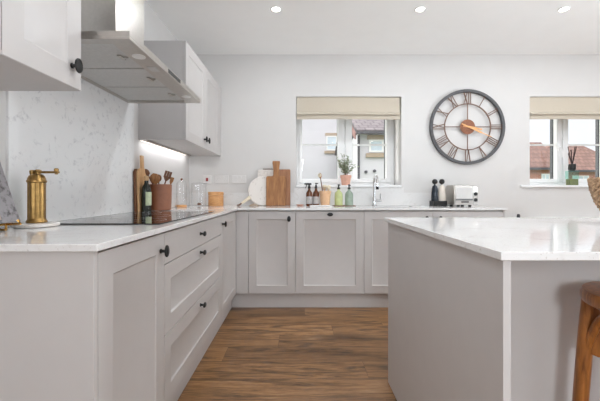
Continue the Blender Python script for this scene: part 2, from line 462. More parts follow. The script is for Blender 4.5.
window('window_1', W1[0], W1[1], 5, W1[0] + .001, W1[1] - .001, 'white two-pane kitchen window over the sink')
window('window_2', W2[0], W2[1], 0, W2[0] - .10, W2[1] + .10, 'white two-pane window with a wide sill, right', .492, .622)

def blind(x0, x1, label):
    t = thing('roman_blind', ((x0 + x1) / 2, YB + .03, 2.04), label, 'blind', 'roman blinds over the windows')
    y = YB + .012
    def sweep(prof, th):
        """extrude a profile (y, z) of thickness th along x with a slight waviness at both ends"""
        m = MB(); rs = []
        n = 30
        for k in range(n + 1):
            u = k / n; x = x0 + (x1 - x0) * u
            wv = .0035 * math.sin(u * 17) * (1 if u < .12 or u > .88 else .3)
            rs.append([(x, py + wv * (1 - (pz - 1.8) / .3), pz + .002 * math.sin(u * 5)) for py, pz in prof])
        return m.rings(rs)
    sweep([(y, 2.04), (y - .001, 1.95), (y - .003, 1.88), (y - .004, 1.852), (y + .006, 1.850), (y + .012, 1.87), (y + .012, 2.04)], 0).build('fabric', M['linen'], t)
    sweep([(y - .005, 1.880), (y - .028, 1.868), (y - .036, 1.858), (y - .032, 1.850), (y - .018, 1.847), (y - .013, 1.850), (y - .004, 1.860)], 0).build('fold', M['linen'], t)
    sweep([(y - .012, 1.8465), (y - .014, 1.812), (y - .009, 1.803), (y + .004, 1.806), (y + .006, 1.8465)], 0).build('hem', M['linen'], t)
    MB().box(x0 + .004, x1 - .004, y + .016, y + .05, 2.0, 2.04).build('headrail', M['white'], t)
blind(W1[0] + .006, W1[1] - .018, 'cream roman blind over the window above the sink')
blind(W2[0] + .006, W2[1] - .018, 'cream roman blind over the right-hand window, cut by the photo edge')

# ------------------------------------------------------------------ cabinet helpers
U_X, U_Y, U_Z = V((1, 0, 0)), V((0, 1, 0)), V((0, 0, 1))
def front(mb, O, U, W, N, w, h, t=.02, st=.07, rec=.009, flat=False):
    """shaker front; O is the lower corner of the FACE, N points out of the face"""
    P = lambda u, v, d: O + U * u + W * v + N * d
    def q(l): return [mb.bm.verts.new(p) for p in l]
    out = q([P(0, 0, 0), P(w, 0, 0), P(w, h, 0), P(0, h, 0)])
    bk = q([P(0, 0, -t), P(w, 0, -t), P(w, h, -t), P(0, h, -t)])
    F = mb.bm.faces.new
    for i in range(4): F((out[i], out[(i + 1) % 4], bk[(i + 1) % 4], bk[i]))
    F(bk)
    if flat: F(out); return mb
    a = q([P(st, st, 0), P(w - st, st, 0), P(w - st, h - st, 0), P(st, h - st, 0)])
    s2 = st + .003
    b = q([P(s2, s2, -rec * .55), P(w - s2, s2, -rec * .55), P(w - s2, h - s2, -rec * .55), P(s2, h - s2, -rec * .55)])
    s3 = st + .011
    c = q([P(s3, s3, -rec), P(w - s3, s3, -rec), P(w - s3, h - s3, -rec), P(s3, h - s3, -rec)])
    for A, B in ((out, a), (a, b), (b, c)):
        for i in range(4): F((A[i], A[(i + 1) % 4], B[(i + 1) % 4], B[i]))
    F(c)
    return mb
def knob(parent, O, N, U, W, a=.022, b=.0155):
    """oval black knob on a short stem; a = half size along U, b = along W"""
    m = MB(); rs = []
    for d, k in ((0, .6), (.003, .6), (.004, .42), (.016, .36), (.020, .55), (.022, .95), (.025, 1), (.029, .93), (.032, .6)):
        ru = a * k if k > .5 and d > .018 else .016 * k
        rv = b * k if k > .5 and d > .018 else .016 * k
        rs.append([O + N * d + U * (ru * math.cos(2 * PI * i / 24)) + W * (rv * math.sin(2 * PI * i / 24)) for i in range(24)])
    return tag(m.rings(rs).build('knob', M['black'], parent), 'black oval knob')

XD, YD = -.555, 2.943                                   # door faces of the two runs
ZB, ZT = .137, .862                                     # bottom and top of the doors
G = .0015
def door_left(t, y0, y1, z0, z1, name='door', flat=False, st=.07):
    m = MB(); front(m, V((XD, y0 + G, z0)), U_Y, U_Z, U_X, y1 - y0 - 2 * G, z1 - z0, st=st, flat=flat, rec=.007)
    return m.build(name, M['cab'], t, .0012)
def door_back(t, x0, x1, z0=ZB, z1=ZT, name='door'):
    m = MB(); front(m, V((x0 + G, YD, z0)), U_X, U_Z, -U_Y, x1 - x0 - 2 * G, z1 - z0)
    return m.build(name, M['cab'], t, .0012)
XC = XD - .0215                                         # carcass front
# left run
t = thing('base_cabinet', (-.86, 1.15, 0), 'pale grey base cabinet with an end panel at the near end of the hob run', 'cabinet', 'base cabinets')
MB().box(XL + .002, XC, .924, 1.375, ZB, .868).build('carcass', M['carcass'], t)
MB().box(XL + .002, XD, .904, .9215, 0.0, .871).build('end_panel', M['cab'], t, .001)
d = door_left(t, .9225, 1.376, ZB, ZT, st=.075); knob(d, V((XD, 1.340, .794)), U_X, U_Z, U_Y, .0245, .017)
t = thing('drawer_cabinet', (-.86, 1.88, 0), 'pale grey drawer cabinet with three drawers under the hob', 'cabinet')
MB().box(XL + .002, XC, 1.3765, 2.378, ZB, .868).build('carcass', M['carcass'], t)
for z0, z1, zk, fl in ((.732, ZT, .797, True), (.437, .728, .692, False), (ZB, .433, .397, False)):
    d = door_left(t, 1.376, 2.379, z0, z1, 'drawer', fl)
    knob(d, V((XD, 1.878, zk)), U_X, U_Y, U_Z, .022, .0145)
t = thing('corner_cabinet', (-.86, 2.9, 0), 'pale grey corner cabinet with a narrow door where the two runs meet', 'cabinet')
MB().box(XL + .002, XC, 2.3795, YB - .002, ZB, .868).build('carcass', M['carcass'], t)
d = door_left(t, 2.379, YD - .002, ZB, ZT); knob(d, V((XD, 2.416, .80)), U_X, U_Z, U_Y, .022, .0155)
MB().box(XD + .001, -.4465, YD, YD + .02, ZB, ZT).build('filler_panel', M['cab'], t, .001)
# back run
YCF = YD + .0215
def back_cab(name, label, x0, x1, group=None, kn=None, open_top=False):
    t = thing(name, ((x0 + x1) / 2, 3.24, 0), label, 'cabinet' if name != 'dishwasher' else 'dishwasher', group)
    m = MB()
    if open_top:
        m.box(x0 + .001, x0 + .019, YCF, YB - .002, ZB, .868).box(x1 - .019, x1 - .001, YCF, YB - .002, ZB, .868)
        m.box(x0 + .019, x1 - .019, YCF, YB - .002, ZB, ZB + .018).box(x0 + .019, x1 - .019, YB - .012, YB - .002, ZB + .018, .868)
        m.box(x0 + .019, x1 - .019, YCF, YCF + .018, .80, .868)
    else: m.box(x0 + .001, x1 - .001, YCF, YB - .002, ZB, .868)
    m.build('carcass', M['carcass'], t)
    d = door_back(t, x0, x1)
    if kn: knob(d, V((kn[0], YD, kn[1])), -U_Y, kn[2], kn[3], .026, .0165)
    return t
back_cab('base_cabinet', 'pale grey base cabinet with one narrow door, left of the dishwasher door', -.445, -.030, 'base cabinets', (-.088, .797, U_Z, U_X))
back_cab('dishwasher', 'dishwasher behind a wide pale grey door with a knob at top centre', -.030, .573, None, (.272, .836, U_X, U_Z))
back_cab('sink_cabinet', 'pale grey cabinet under the tap, half hidden by the island', .573, 1.18, None, (1.12, .797, U_Z, U_X), True)
e = back_cab('base_cabinet', 'pale grey base cabinet under the toaster, at the right end of the run', 1.18, 1.797, 'base cabinets', (1.24, .797, U_Z, U_X))
tag(MB().box(1.798, 1.816, YD, YB - .002, 0, .871).build('end_panel', M['cab'], e, .001))
tag(MB().box(XC - .04, XC - .025, .925, YD + .045, 0, ZB - .002).build('plinth', M['cab']), 'pale grey plinth under the hob run', 'plinth')
tag(MB().box(XC - .0245, 1.797, YD + .046, YD + .061, 0, ZB - .002).build('plinth', M['cab']), 'pale grey plinth under the window run', 'plinth')

# worktop, L shaped, with a sink cut-out
xs = [XL + .001, -.537, .61, 1.11, 1.828]; ys = [.888, 2.922, 3.05, 3.36, YB - .001]
tag(MB().cells(xs, ys, lambda i, j: i == 0 or (j >= 1 and not (i == 2 and j == 2)), .872, .892).build('worktop', M['quartz'], bevel=.0015, origin=(0, 0, .872)),
    'white quartz L-shaped worktop on the hob and window runs', 'worktop')
t = thing('sink', (.86, 3.205, .70), 'undermounted steel sink below the chrome tap', 'sink')
m = MB()
m.cells([.608, .612, 1.108, 1.112], [3.048, 3.052, 3.358, 3.362], lambda i, j: not (i == 1 and j == 1), .70, .871)
m.build('bowl', M['steel'], t)
MB().box(.612, 1.108, 3.052, 3.358, .698, .702).build('bowl_base', M['steel'], t)
MB().lathe((.86, 3.2, .7021), [(.04, 0), (.04, .003), (.03, .004)]).build('drain', M['chrome'], t)
# splashback and upstands
tag(MB().box(XL + .0005, XL + .0125, 1.326, 2.335, .8925, 2.2).build('splashback', M['splash'], bevel=.001), 'veined white stone splashback panel behind the hob', 'splashback')
tag(MB().box(XL + .0005, XL + .0125, 2.336, YB - .0135, .8925, 1.025).build('upstand', M['quartz'], bevel=.001), 'white stone upstand behind the glass jars on the left wall', 'upstand')
zs = [.8925, 1.025, 1.080]
mb = MB().cells([XL + .0125, W1[0] - .02, W1[1] + .02, 1.828], zs, lambda i, j: j == 0 or i == 1, 0, .0125)
bmesh.ops.transform(mb.bm, matrix=Matrix(((1, 0, 0, 0), (0, 0, 1, YB - .013), (0, 1, 0, 0), (0, 0, 0, 1))), verts=mb.bm.verts)
tag(mb.build('upstand', M['quartz'], bevel=.001), 'white stone upstand along the window wall, taller under the window', 'upstand')

# wall cabinets -----------------------------------------------------
XW = -.82
def wall_cab(label, y0, y1, splits, kn, filler=None):
    t = thing('wall_cabinet', (XL + .17, (y0 + y1) / 2, 1.41), label, 'cabinet', 'wall cabinets')
    m = MB()
    m.box(XL + .001, XW - .0215, y0, y1, 1.425, 2.13)
    m.build('carcass', M['cab'], t, .001)
    MB().box(XL + .001, XW - .002, y0 + .001, y1 - .001, 1.411, 1.424).build('light_pelmet', M['cab'], t, .001)
    for (a, b) in zip(splits[:-1], splits[1:]):
        m = MB(); front(m, V((XW, a + G, 1.412)), U_Y, U_Z, U_X, b - a - 2 * G, .718, st=.075)
        d = m.build('door', M['cab'], t, .0012)
        for yk in kn:
            if a < yk < b: knob(d, V((XW, yk, 1.487)), U_X, U_Z, U_Y, .027, .019)
    if filler: MB().box(XL + .002, XW - .004, y1 + .001, filler, 1.412, 2.13).build('filler_panel', M['cab'], t, .001)
    return t
wall_cab('pale grey wall cabinet at the near side of the cooker hood', .42, 1.259, [.42, .921, 1.259], [1.206])
t = wall_cab('pale grey double wall cabinet in the far corner with a light under it', 2.42, 3.43, [2.42, 2.925, 3.43], [2.882, 2.968], YB - .002)
MB().box(XL + .056, XL + .062, 2.44, 3.42, 1.3985, 1.4105).build('light_channel', M['steel'], t)
tag(MB().box(XL + .002, XL + .013, 2.45, 3.41, 1.4075, 1.4105).build('light_strip', M['led'], t), 'glowing strip light')

# cooker hood -------------------------------------------------------
t = thing('cooker_hood', (-.9, 1.785, 1.62), 'wide stainless steel cooker hood with chimney over the hob', 'cooker hood')
HX, HY0, HY1 = -.665, 1.311, 2.26
hz0, hz1 = 1.632, 1.664
m = MB()
xs = [XL + .014, XL + .04, -.757, HX]; ys = [HY0, HY0 + .045, HY1 - .045, HY1]
m.cells(xs, ys, lambda i, j: not (i == 1 and j == 1), hz0, hz0 + .012)
m.box(XL + .014, HX, HY0, HY1, hz0 + .012, hz1)
m.build('canopy', M['steel'], t, .0015)
MB().box(XL + .015, -.90, 1.64, 1.94, hz1, ZC - .001).build('chimney', M['steel'], t, .002)
for k in range(3):
    a = HY0 + .045 + k * (HY1 - HY0 - .09) / 3; b = a + (HY1 - HY0 - .09) / 3 - .012
    f = MB().box(XL + .042, -.759, a, b, hz0 + .003, hz0 + .0115).build('filter', M['steel_dark'], t, .001)
    c = (a + b) / 2
    MB().box(-.80, -.785, c - .025, c + .025, hz0 - .003, hz0 + .003).box(-.785, -.765, c - .004, c + .004, hz0 - .003, hz0 + .003).build('latch', M['steel'], f)
MB().box(HX, HX + .002, 1.70, 1.87, hz0 + .007, hz0 + .026).build('display', M['display'], t)
for y in (1.48, 2.10):
    MB().lathe((-.71, y, hz0 + .0005), [(.028, 0), (.028, -.003), (.022, -.004)]).build('spotlight', M['white'], t)
MB().box(-.73, -.69, 1.60, 1.66, hz0 - .0025, hz0).build('sensor_plate', M['steel_dark'], t)

# hob ---------------------------------------------------------------
t = thing('hob', (-.845, 1.87, .8925), 'black glass induction hob set on the white worktop', 'hob')
MB().box(-1.10, -.592, 1.42, 2.325, .8925, .8975).build('glass_top', M['hob'], t, .001)
mz = MB()
for (x, y, r) in ((-.97, 1.60, .10), (-.72, 1.60, .08), (-.85, 1.88, .12), (-.97, 2.15, .08), (-.72, 2.15, .10)):
    ring = [[V((x + rr * math.cos(a), y + rr * math.sin(a), z)) for rr, z in ((r, .8976), (r, .89775), (r - .0015, .89775), (r - .0015, .8976))] for a in [2 * PI * k / 40 for k in range(40)]]
    mz.rings(ring, False, True)
tag(mz.build('zone_marks', M['switchgrey'], t), 'thin pale grey ring marks')

# ------------------------------------------------------------------ island
t = thing('kitchen_island', (1.4, 1.3, 0), 'pale grey kitchen island base with a deep knee recess for stools', 'island')
MB().box(.480, .498, .785, 1.80, .008, .871).build('side_panel', M['cab'], t, .001)
MB().box(2.38, 2.398, .785, 1.80, .008, .871).build('side_panel', M['cab'], t, .001)
MB().box(.4985, 2.3795, 1.20, 1.218, .008, .871).build('back_panel', M['cab'], t)
MB().box(.4985, 2.3795, 1.2185, 1.778, .14, .868).build('carcass', M['carcass'], t)
MB().box(.492, 2.385, 1.206, 1.73, 0, .139).box(.486, .497, .79, 1.206, 0, .0075).box(2.382, 2.397, .79, 1.206, 0, .0075).build('plinth', M['carcass'], t)
for k in range(3):
    a = .4985 + k * .627
    m = MB(); front(m, V((a + .625, 1.80, .14)), -U_X, U_Z, U_Y, .623, .722)
    d = m.build('door', M['cab'], t, .0012); knob(d, V((a + .06, 1.80, .795)), U_Y, U_Z, U_X)
tag(MB().box(.467, 2.41, .772, 1.83, .872, .892).build('island_worktop', M['quartz'], bevel=.0015), 'white quartz worktop on the island', 'worktop')

# stool -------------------------------------------------------------
SX, SY, SZ = 1.04, .955, .733
t = thing('bar_stool', (SX, SY, 0), 'brown varnished wooden bar stool tucked under the island', 'stool')
m = MB().lathe((SX, SY, SZ - .046), [(.165, 0), (.178, .006), (.182, .018), (.182, .032), (.176, .043), (.15, .046), (.08, .041), (.01, .039)], 48)
m.build('seat', M['stoolwood'], t)
legs = []
for k in range(4):
    a = math.radians(138) + k * PI / 2
    dx, dy = math.cos(a), math.sin(a)
    P = lambda z, dx=dx, dy=dy: V((SX + dx * (.157 + .045 * (1 - z / SZ)), SY + dy * (.157 + .045 * (1 - z / SZ)), z))
    legs.append(P)
    zs = [0, .02, .15, .4, .6, .67, SZ - .044]
    MB().tube([P(z) for z in zs], [.013, .016, .019, .021, .021, .019, .019], 14).build('leg', M['stoolwood'], t)
for k in range(4):
    A, B = legs[k], legs[(k + 1) % 4]
    pts = []
    for i in range(17):
        u = i / 16
        z = .50 + (.675 - .50) * (1 - abs(2 * u - 1) ** 2.6)
        q = A(z).lerp(B(z), u)
        c = V((SX, SY, z)); q = c + (q - c) * (1 + .10 * math.sin(PI * u))
        pts.append(q)
    MB().tube(pts, [.012] * 17, 10).build('arched_brace', M['stoolwood'], t)
for P in legs:
    m = MB()
    q = P(.6); inw = V((SX - q.x, SY - q.y, 0)).normalized(); sd = V((-inw.y, inw.x, 0)) * .014
    pr2 = [(.012, .672), (.026, .672), (.030, .655), (.038, .640), (.036, .622), (.042, .605), (.052, .590), (.056, .565), (.054, .540), (.046, .522), (.034, .516), (.012, .522)]
    m.prism([P(z) + inw * r - sd for r, z in pr2], sd * 2)
    m.build('bracket', M['stoolwood'], t, .004)
ring = [V((SX + .165 * math.cos(2 * PI * k / 40), SY + .165 * math.sin(2 * PI * k / 40), .24)) for k in range(40)]
MB().tube(ring, .011, 10, True).build('foot_ring', M['stoolwood'], t)

# woven bowl on the island
BX, BY, BZ = 1.432, 1.40, .892
t = thing('woven_bowl', (BX, BY, BZ), 'light brown woven bowl on the island, cut by the right edge', 'bowl')
m = MB()
prof = [(.06, 0.0), (.088, .02), (.118, .055), (.142, .10), (.157, .15), (.163, .19)]
rows = 15
def pr(h):
    for (r0, h0), (r1, h1) in zip(prof[:-1], prof[1:]):
        if h0 <= h <= h1: return r0 + (r1 - r0) * (h - h0) / (h1 - h0)
    return prof[-1][0]
m.lathe((BX, BY, BZ + .001), [(.055, 0)] + [(pr(h) - .006, h) for h in (0.004, .02, .055, .10, .15, .186)] + [(pr(h) - .014, h) for h in (.186, .15, .10, .055, .02)] + [(.02, .012)], 40)
m.build('liner', M['seagrass'], t)
m = MB()
for k in range(rows):
    h = .016 + k * .175 / (rows - 1)
    n = 44
    for i in range(n):
        a0 = 2 * PI * (i + .5 * (k % 2)) / n
        r = pr(h)
        pts = []
        for j in range(4):
            a = a0 + (j - 1.5) / 3 * 2 * PI / n * 1.15
            pts.append(V((BX + r * math.cos(a), BY + r * math.sin(a), BZ + h + (.004 if j in (1, 2) else 0) * (1 if (i + k) % 2 else -1) + .003 * (j - 1.5))))
        m.tube(pts, [.0045, .0075, .0075, .0045], 6)
m.build('weave', M['seagrass'], t)

# ------------------------------------------------------------------ ceiling lights
row = {2.66: 'by the window wall', 1.15: 'over the island', -.4: 'behind the camera', -1.9: 'by the rear wall'}
first = None
DL = []
for y in (2.66, 1.15, -.4, -1.9):
    for k, x in enumerate((-.183, .966, 2.11, 3.26)):
        DL.append((x, y))
        if y == 2.66 and k < 3:
            lab = ('white recessed ceiling downlight nearest the far wall cabinet', 'white recessed ceiling downlight between the sink window and the clock', 'white recessed ceiling downlight nearest the right-hand window')[k]
        else:
            lab = 'white recessed ceiling downlight out of view %s, place %d from the left' % (row[y], k + 1)
        if first is None:
            t = first = thing('downlight', (x, y, ZC), lab, 'downlight', 'ceiling downlights')
            rg = [[V((x + rr * math.cos(a), y + rr * math.sin(a), ZC - h)) for rr, h in ((.043, 0.0005), (.041, .005), (.034, .006), (.031, .003), (.031, .0005))] for a in [2 * PI * q / 32 for q in range(32)]]
            MB().rings(rg, False, True).build('ring', M['white'], t)
            tag(MB().lathe((x, y, ZC - .004), [(.0305, 0), (.0305, .0035)]).build('lamp_lens', M['bulb'], t), 'glowing lamp lens')
        elif y >= 2.66 and k < 3: dup(first, (x, y, ZC), lab)

# ------------------------------------------------------------------ clock
CX, CZ, CR = 1.772, 1.718, .395
t = thing('wall_clock', (CX, YB, CZ), 'large round skeleton wall clock with roman numerals between the windows', 'clock')
CY = YB - .03
def annulus(m, r0, r1, y0, y1, seg=72):
    rs = [[V((CX + r * math.cos(a), y, CZ + r * math.sin(a))) for r, y in ((r0, y0), (r1, y0), (r1, y1), (r0, y1))] for a in [2 * PI * k / seg for k in range(seg)]]
    return m.rings(rs, False, True)
annulus(MB(), CR - .030, CR, CY - .006, YB - .004).build('rim', M['clockrim'], t, .003)
annulus(MB(), .237, .247, CY - .003, CY + .006).build('inner_ring', M['copper'], t)
def clock_pt(ang, r, off=0.0):                         # ang clockwise from 12, off = tangential
    return V((CX + r * math.sin(ang) + off * math.cos(ang), 0, CZ + r * math.cos(ang) - off * math.sin(ang)))
def bar(m, ang, r0, o0, r1, o1, w, y0, y1):
    p, q = clock_pt(ang, r0, o0), clock_pt(ang, r1, o1)
    d = (q - p).normalized(); n = V((d.z, 0, -d.x)) * (w / 2)
    pts = [p - n, p + n, q + n, q - n]
    m.prism([V((a.x, y0, a.z)) for a in pts], (0, y1 - y0, 0))
for k in range(4):
    m = MB(); bar(m, k * PI / 2, .06, 0, .24, 0, .008, CY, CY + .006); m.build('spoke', M['copper'], t)
rom = ['XII', 'I', 'II', 'III', 'IIII', 'V', 'VI', 'VII', 'VIII', 'IX', 'X', 'XI']
wid = {'I': .020, 'V': .044, 'X': .044}
for k, s in enumerate(rom):
    m = MB(); ang = k * PI / 6
    tot = sum(wid[c] for c in s); o = -tot / 2
    for c in s:
        a, b = o, o + wid[c]; mid = (a + b) / 2; o = b
        R0, R1 = .245, CR - .03
        if c == 'I': bar(m, ang, R0, mid, R1, mid, .0075, CY, CY + .005)
        elif c == 'V':
            bar(m, ang, R1, a + .004, R0, mid, .010, CY, CY + .005); bar(m, ang, R1, b - .004, R0, mid, .006, CY, CY + .005)
        else:
            bar(m, ang, R1, a + .004, R0, b - .004, .010, CY, CY + .005); bar(m, ang, R0, a + .004, R1, b - .004, .006, CY, CY + .005)
    m.build('numeral', M['copper'], t)
MB().lathe((CX, CY + .004, CZ), [(.078, 0), (.078, .006), (.07, .008)], 40, V((0, -1, 0))).build('hub', M['rust'], t)
MB().box(CX - .05, CX + .05, CY + .005, YB - .001, CZ - .05, CZ + .05).build('movement_box', M['black'], t)
def hand(name, ang, tail, ln, w0, w1, y):
    pts = [clock_pt(ang, -tail, -w0 * .7), clock_pt(ang, -tail, w0 * .7), clock_pt(ang, ln * .55, w0), clock_pt(ang, ln * .62, w1 * .5), clock_pt(ang, ln, w1 * .4), clock_pt(ang, ln, -w1 * .4), clock_pt(ang, ln * .62, -w1 * .5), clock_pt(ang, ln * .55, -w0)]
    MB().prism([V((p.x, y, p.z)) for p in pts], (0, -.003, 0)).build(name, M['gold'], t)
hand('hour_hand', math.radians(101), .05, .150, .012, .018, CY - .006)
hand('minute_hand', math.radians(114), .075, .265, .009, .009, CY - .011)

# ------------------------------------------------------------------ sockets and switches
def plate(name, c, N, U, w, h, label, cat, group, kind):
    t = thing(name, c, label, cat, group)
    c = V(c)
    def bx(m, u0, u1, v0, v1, d0, d1):
        P = [c + U * u + U_Z * v + N * d for d in (d0, d1) for u, v in ((u0, v0), (u1, v0), (u1, v1), (u0, v1))]
        m.rings([P[:4], P[4:]])
    m = MB(); bx(m, -w / 2, w / 2, -h / 2, h / 2, 0.0005, .009); m.build('face_plate', M['plastic'], t, .002)
    if kind == 'double':
        for s in (-1, 1):
            m = MB(); bx(m, s * .02 - .009, s * .02 + .009, .012, .030, .009, .013); m.build('rocker', M['plastic'], t, .001)
            m = MB()
            for du, dv in ((0, .004), (-.011, -.016), (.011, -.016)):
                u = s * .042
                bx(m, u + du - .003, u + du + .003, dv - .004, dv + .004, .0085, .0094)
            m.build('pin_slots', M['switchgrey'], t)
    else:
        m = MB(); bx(m, -.012, .012, -.017, .017, .009, .014); tag(m.build('rocker', M['red'], t, .001), 'dark red rocker switch')
    return t
plate('wall_socket', (-.82, YB, 1.167), -U_Y, U_X, .148, .086, 'white double wall socket nearest the wooden canister', 'socket', 'double sockets on the back wall', 'double')
plate('wall_socket', (-.635, YB, 1.167), -U_Y, U_X, .148, .086, 'white double wall socket beside the round marble board', 'socket', 'double sockets on the back wall', 'double')
plate('cooker_switch', (-.972, YB, 1.165), -U_Y, U_X, .086, .086, 'white switch plate with a small dark red rocker on the back wall', 'switch', None, 'single')

# ------------------------------------------------------------------ things on the hob run
ZW = .8925
# cookbook on a brass stand
t = thing('book_stand', (-1.052, 1.13, ZW), 'thin brass book stand at the left edge of the photo', 'stand')
m = MB()
for y in (1.04, 1.19):
    m.tube([(-0.952 - .05, y, .932), (-0.992, y, .918), (-1.044, y, .916), (-1.062, y, .945), (-1.13, y, 1.13)], .0042, 8)
    m.tube([(-1.044, y, .970), (-1.044, y, .894)], .0042, 8)
    m.ball((-1.044, y, .968), .008, 12, 8)
    m.tube([(-1.112, y, 1.08), (-1.152, y, .896)], .0042, 8)
m.tube([(-1.044, 1.04, .916), (-1.044, 1.19, .916)], .004, 8)
m.tube([(-1.124, 1.04, 1.12), (-1.124, 1.19, 1.12)], .004, 8)
m.tube([(-1.044, 1.04, .8965), (-1.152, 1.04, .8965)], .004, 8); m.tube([(-1.044, 1.19, .8965), (-1.152, 1.19, .8965)], .004, 8)
m.build('rods', M['brass2'], t)
ang = math.radians(-19)
t = thing('cookbook', (-1.024, 1.115, .9225), 'grey patterned cookbook leaning on the brass stand', 'book')
o = V((-1.024, 1.115, .9225))
MB().box(o.x - .0, o.x + .004, 1.0, 1.225, o.z, o.z + .285).build('front_cover', M['greyveined'], t, .001)
MB().box(o.x - .028, o.x - .0245, 1.0, 1.225, o.z, o.z + .285).build('back_cover', M['greyveined'], t, .001)
MB().box(o.x - .0243, o.x - .0003, 1.004, 1.220, o.z + .004, o.z + .281).build('pages', M['paper'], t)
tag(MB().box(o.x + .0041, o.x + .0046, 1.0, 1.15, o.z + .012, o.z + .15).build('cover_picture', M['picture'], t), 'brown and cream picture on the cover')
t.rotation_euler = (0, ang, 0)

# mill on a round coaster
t = tag(MB().lathe((-1.055, 1.345, ZW), [(.070, 0), (.076, .003), (.076, .012), (.073, .015)], 48).build('round_coaster', M['marbleboard']), 'round white marble coaster under the brass mill', 'coaster')
mx, my, mz0 = -1.056, 1.345, ZW + .0155
t = thing('pepper_mill', (mx, my, mz0), 'antique brass pepper mill with a crank arm on a white coaster', 'mill')
m = MB()
n = 64
rs = []
for h in (.017, .020, .075, .080, .130, .160):
    r = .029
    rs.append([V((mx + (r + 0.0013 * math.cos(8 * 2 * PI * k / n)) * math.cos(2 * PI * k / n), my + (r + 0.0013 * math.cos(8 * 2 * PI * k / n)) * math.sin(2 * PI * k / n), mz0 + h)) for k in range(n)])
m.rings(rs); m.build('body', M['brass'], t)
MB().lathe((mx, my, mz0), [(.034, 0), (.036, .004), (.034, .009), (.031, .013), (.030, .018)], 40).build('foot', M['brass'], t)
MB().lathe((mx, my, mz0), [(.031, .160), (.0335, .163), (.0335, .169), (.031, .172), (.030, .178), (.026, .188), (.019, .194), (.010, .197)], 40).build('domed_lid', M['brass'], t)
m = MB()
m.lathe((mx + .005, my, mz0), [(.009, .192), (.009, .204), (.012, .205), (.012, .211), (.006, .214)], 20)
m.box(mx - .004, mx + .088, my - .007, my + .007, mz0 + .1985, mz0 + .207)
m.build('crank', M['brass'], t, .001)
MB().lathe((mx - .018, my, mz0), [(.008, .190), (.010, .203), (.010, .209), (.005, .212)], 20).build('finial', M['brass'], t)
MB().lathe((mx + .079, my, mz0), [(.006, .194), (.006, .206), (.0085, .208), (.0085, .216), (.005, .219)], 20).build('crank_handle', M['brass'], t)

# boards leaning on the left wall behind the crock
def side_board(label, y0, y1, h, hh, mat, x, lean, edge=None):
    t = thing('chopping_board', (x, (y0 + y1) / 2, ZW + .002), label, 'chopping board', 'wooden boards leaning on the left wall')
    c = (y0 + y1) / 2; z = ZW + .001
    hw = .02
    pts = [V((x, y0, z)), V((x, y1, z)), V((x, y1, z + h - .02)), V((x, y1 - .02, z + h))]
    if hh: pts += [V((x, c + hw, z + h + .01)), V((x, c + hw, z + h + hh)), V((x, c - hw, z + h + hh)), V((x, c - hw, z + h + .01))]
    pts += [V((x, y0 + .02, z + h)), V((x, y0, z + h - .02))]
    MB().prism(pts, (.0155, 0, 0)).build('board', mat, t, .004)
    t.rotation_euler = (0, lean, 0)
    return t
side_board('dark brown chopping board against the left wall, rearmost of the pair', 2.312, 2.50, .30, 0, M['darkwood'], -1.1425, math.radians(-1.6))
side_board('pale wooden paddle board with a handle behind the dark bottle', 2.322, 2.472, .300, .10, M['palewood'], -1.1255, math.radians(-1.6))
# bottle
bx_, by_ = -1.079, 2.362
t = thing('oil_bottle', (bx_, by_, ZW), 'dark green glass oil bottle with a pale label beside the brown crock', 'bottle')
MB().lathe((bx_, by_, ZW), [(.028, 0), (.032, .004), (.032, .155), (.028, .175), (.016, .195), (.0135, .205), (.0135, .235), (.016, .236), (.016, .243)], 32).build('glass_body', M['winebottle'], t)
MB().lathe((bx_, by_, ZW), [(.0145, .220), (.0165, .222), (.0165, .250), (.013, .252)], 24).build('stopper', M['cork'], t)
ar = [[V((bx_ + r * math.cos(a), by_ + r * math.sin(a), z)) for r, z in ((.0325, ZW + .045), (.0332, ZW + .045), (.0332, ZW + .14), (.0325, ZW + .14))] for a in [math.radians(-75 + 130 * k / 20) for k in range(21)]]
tag(MB().rings(ar).build('label_sticker', M['label'], t), 'pale green paper label')
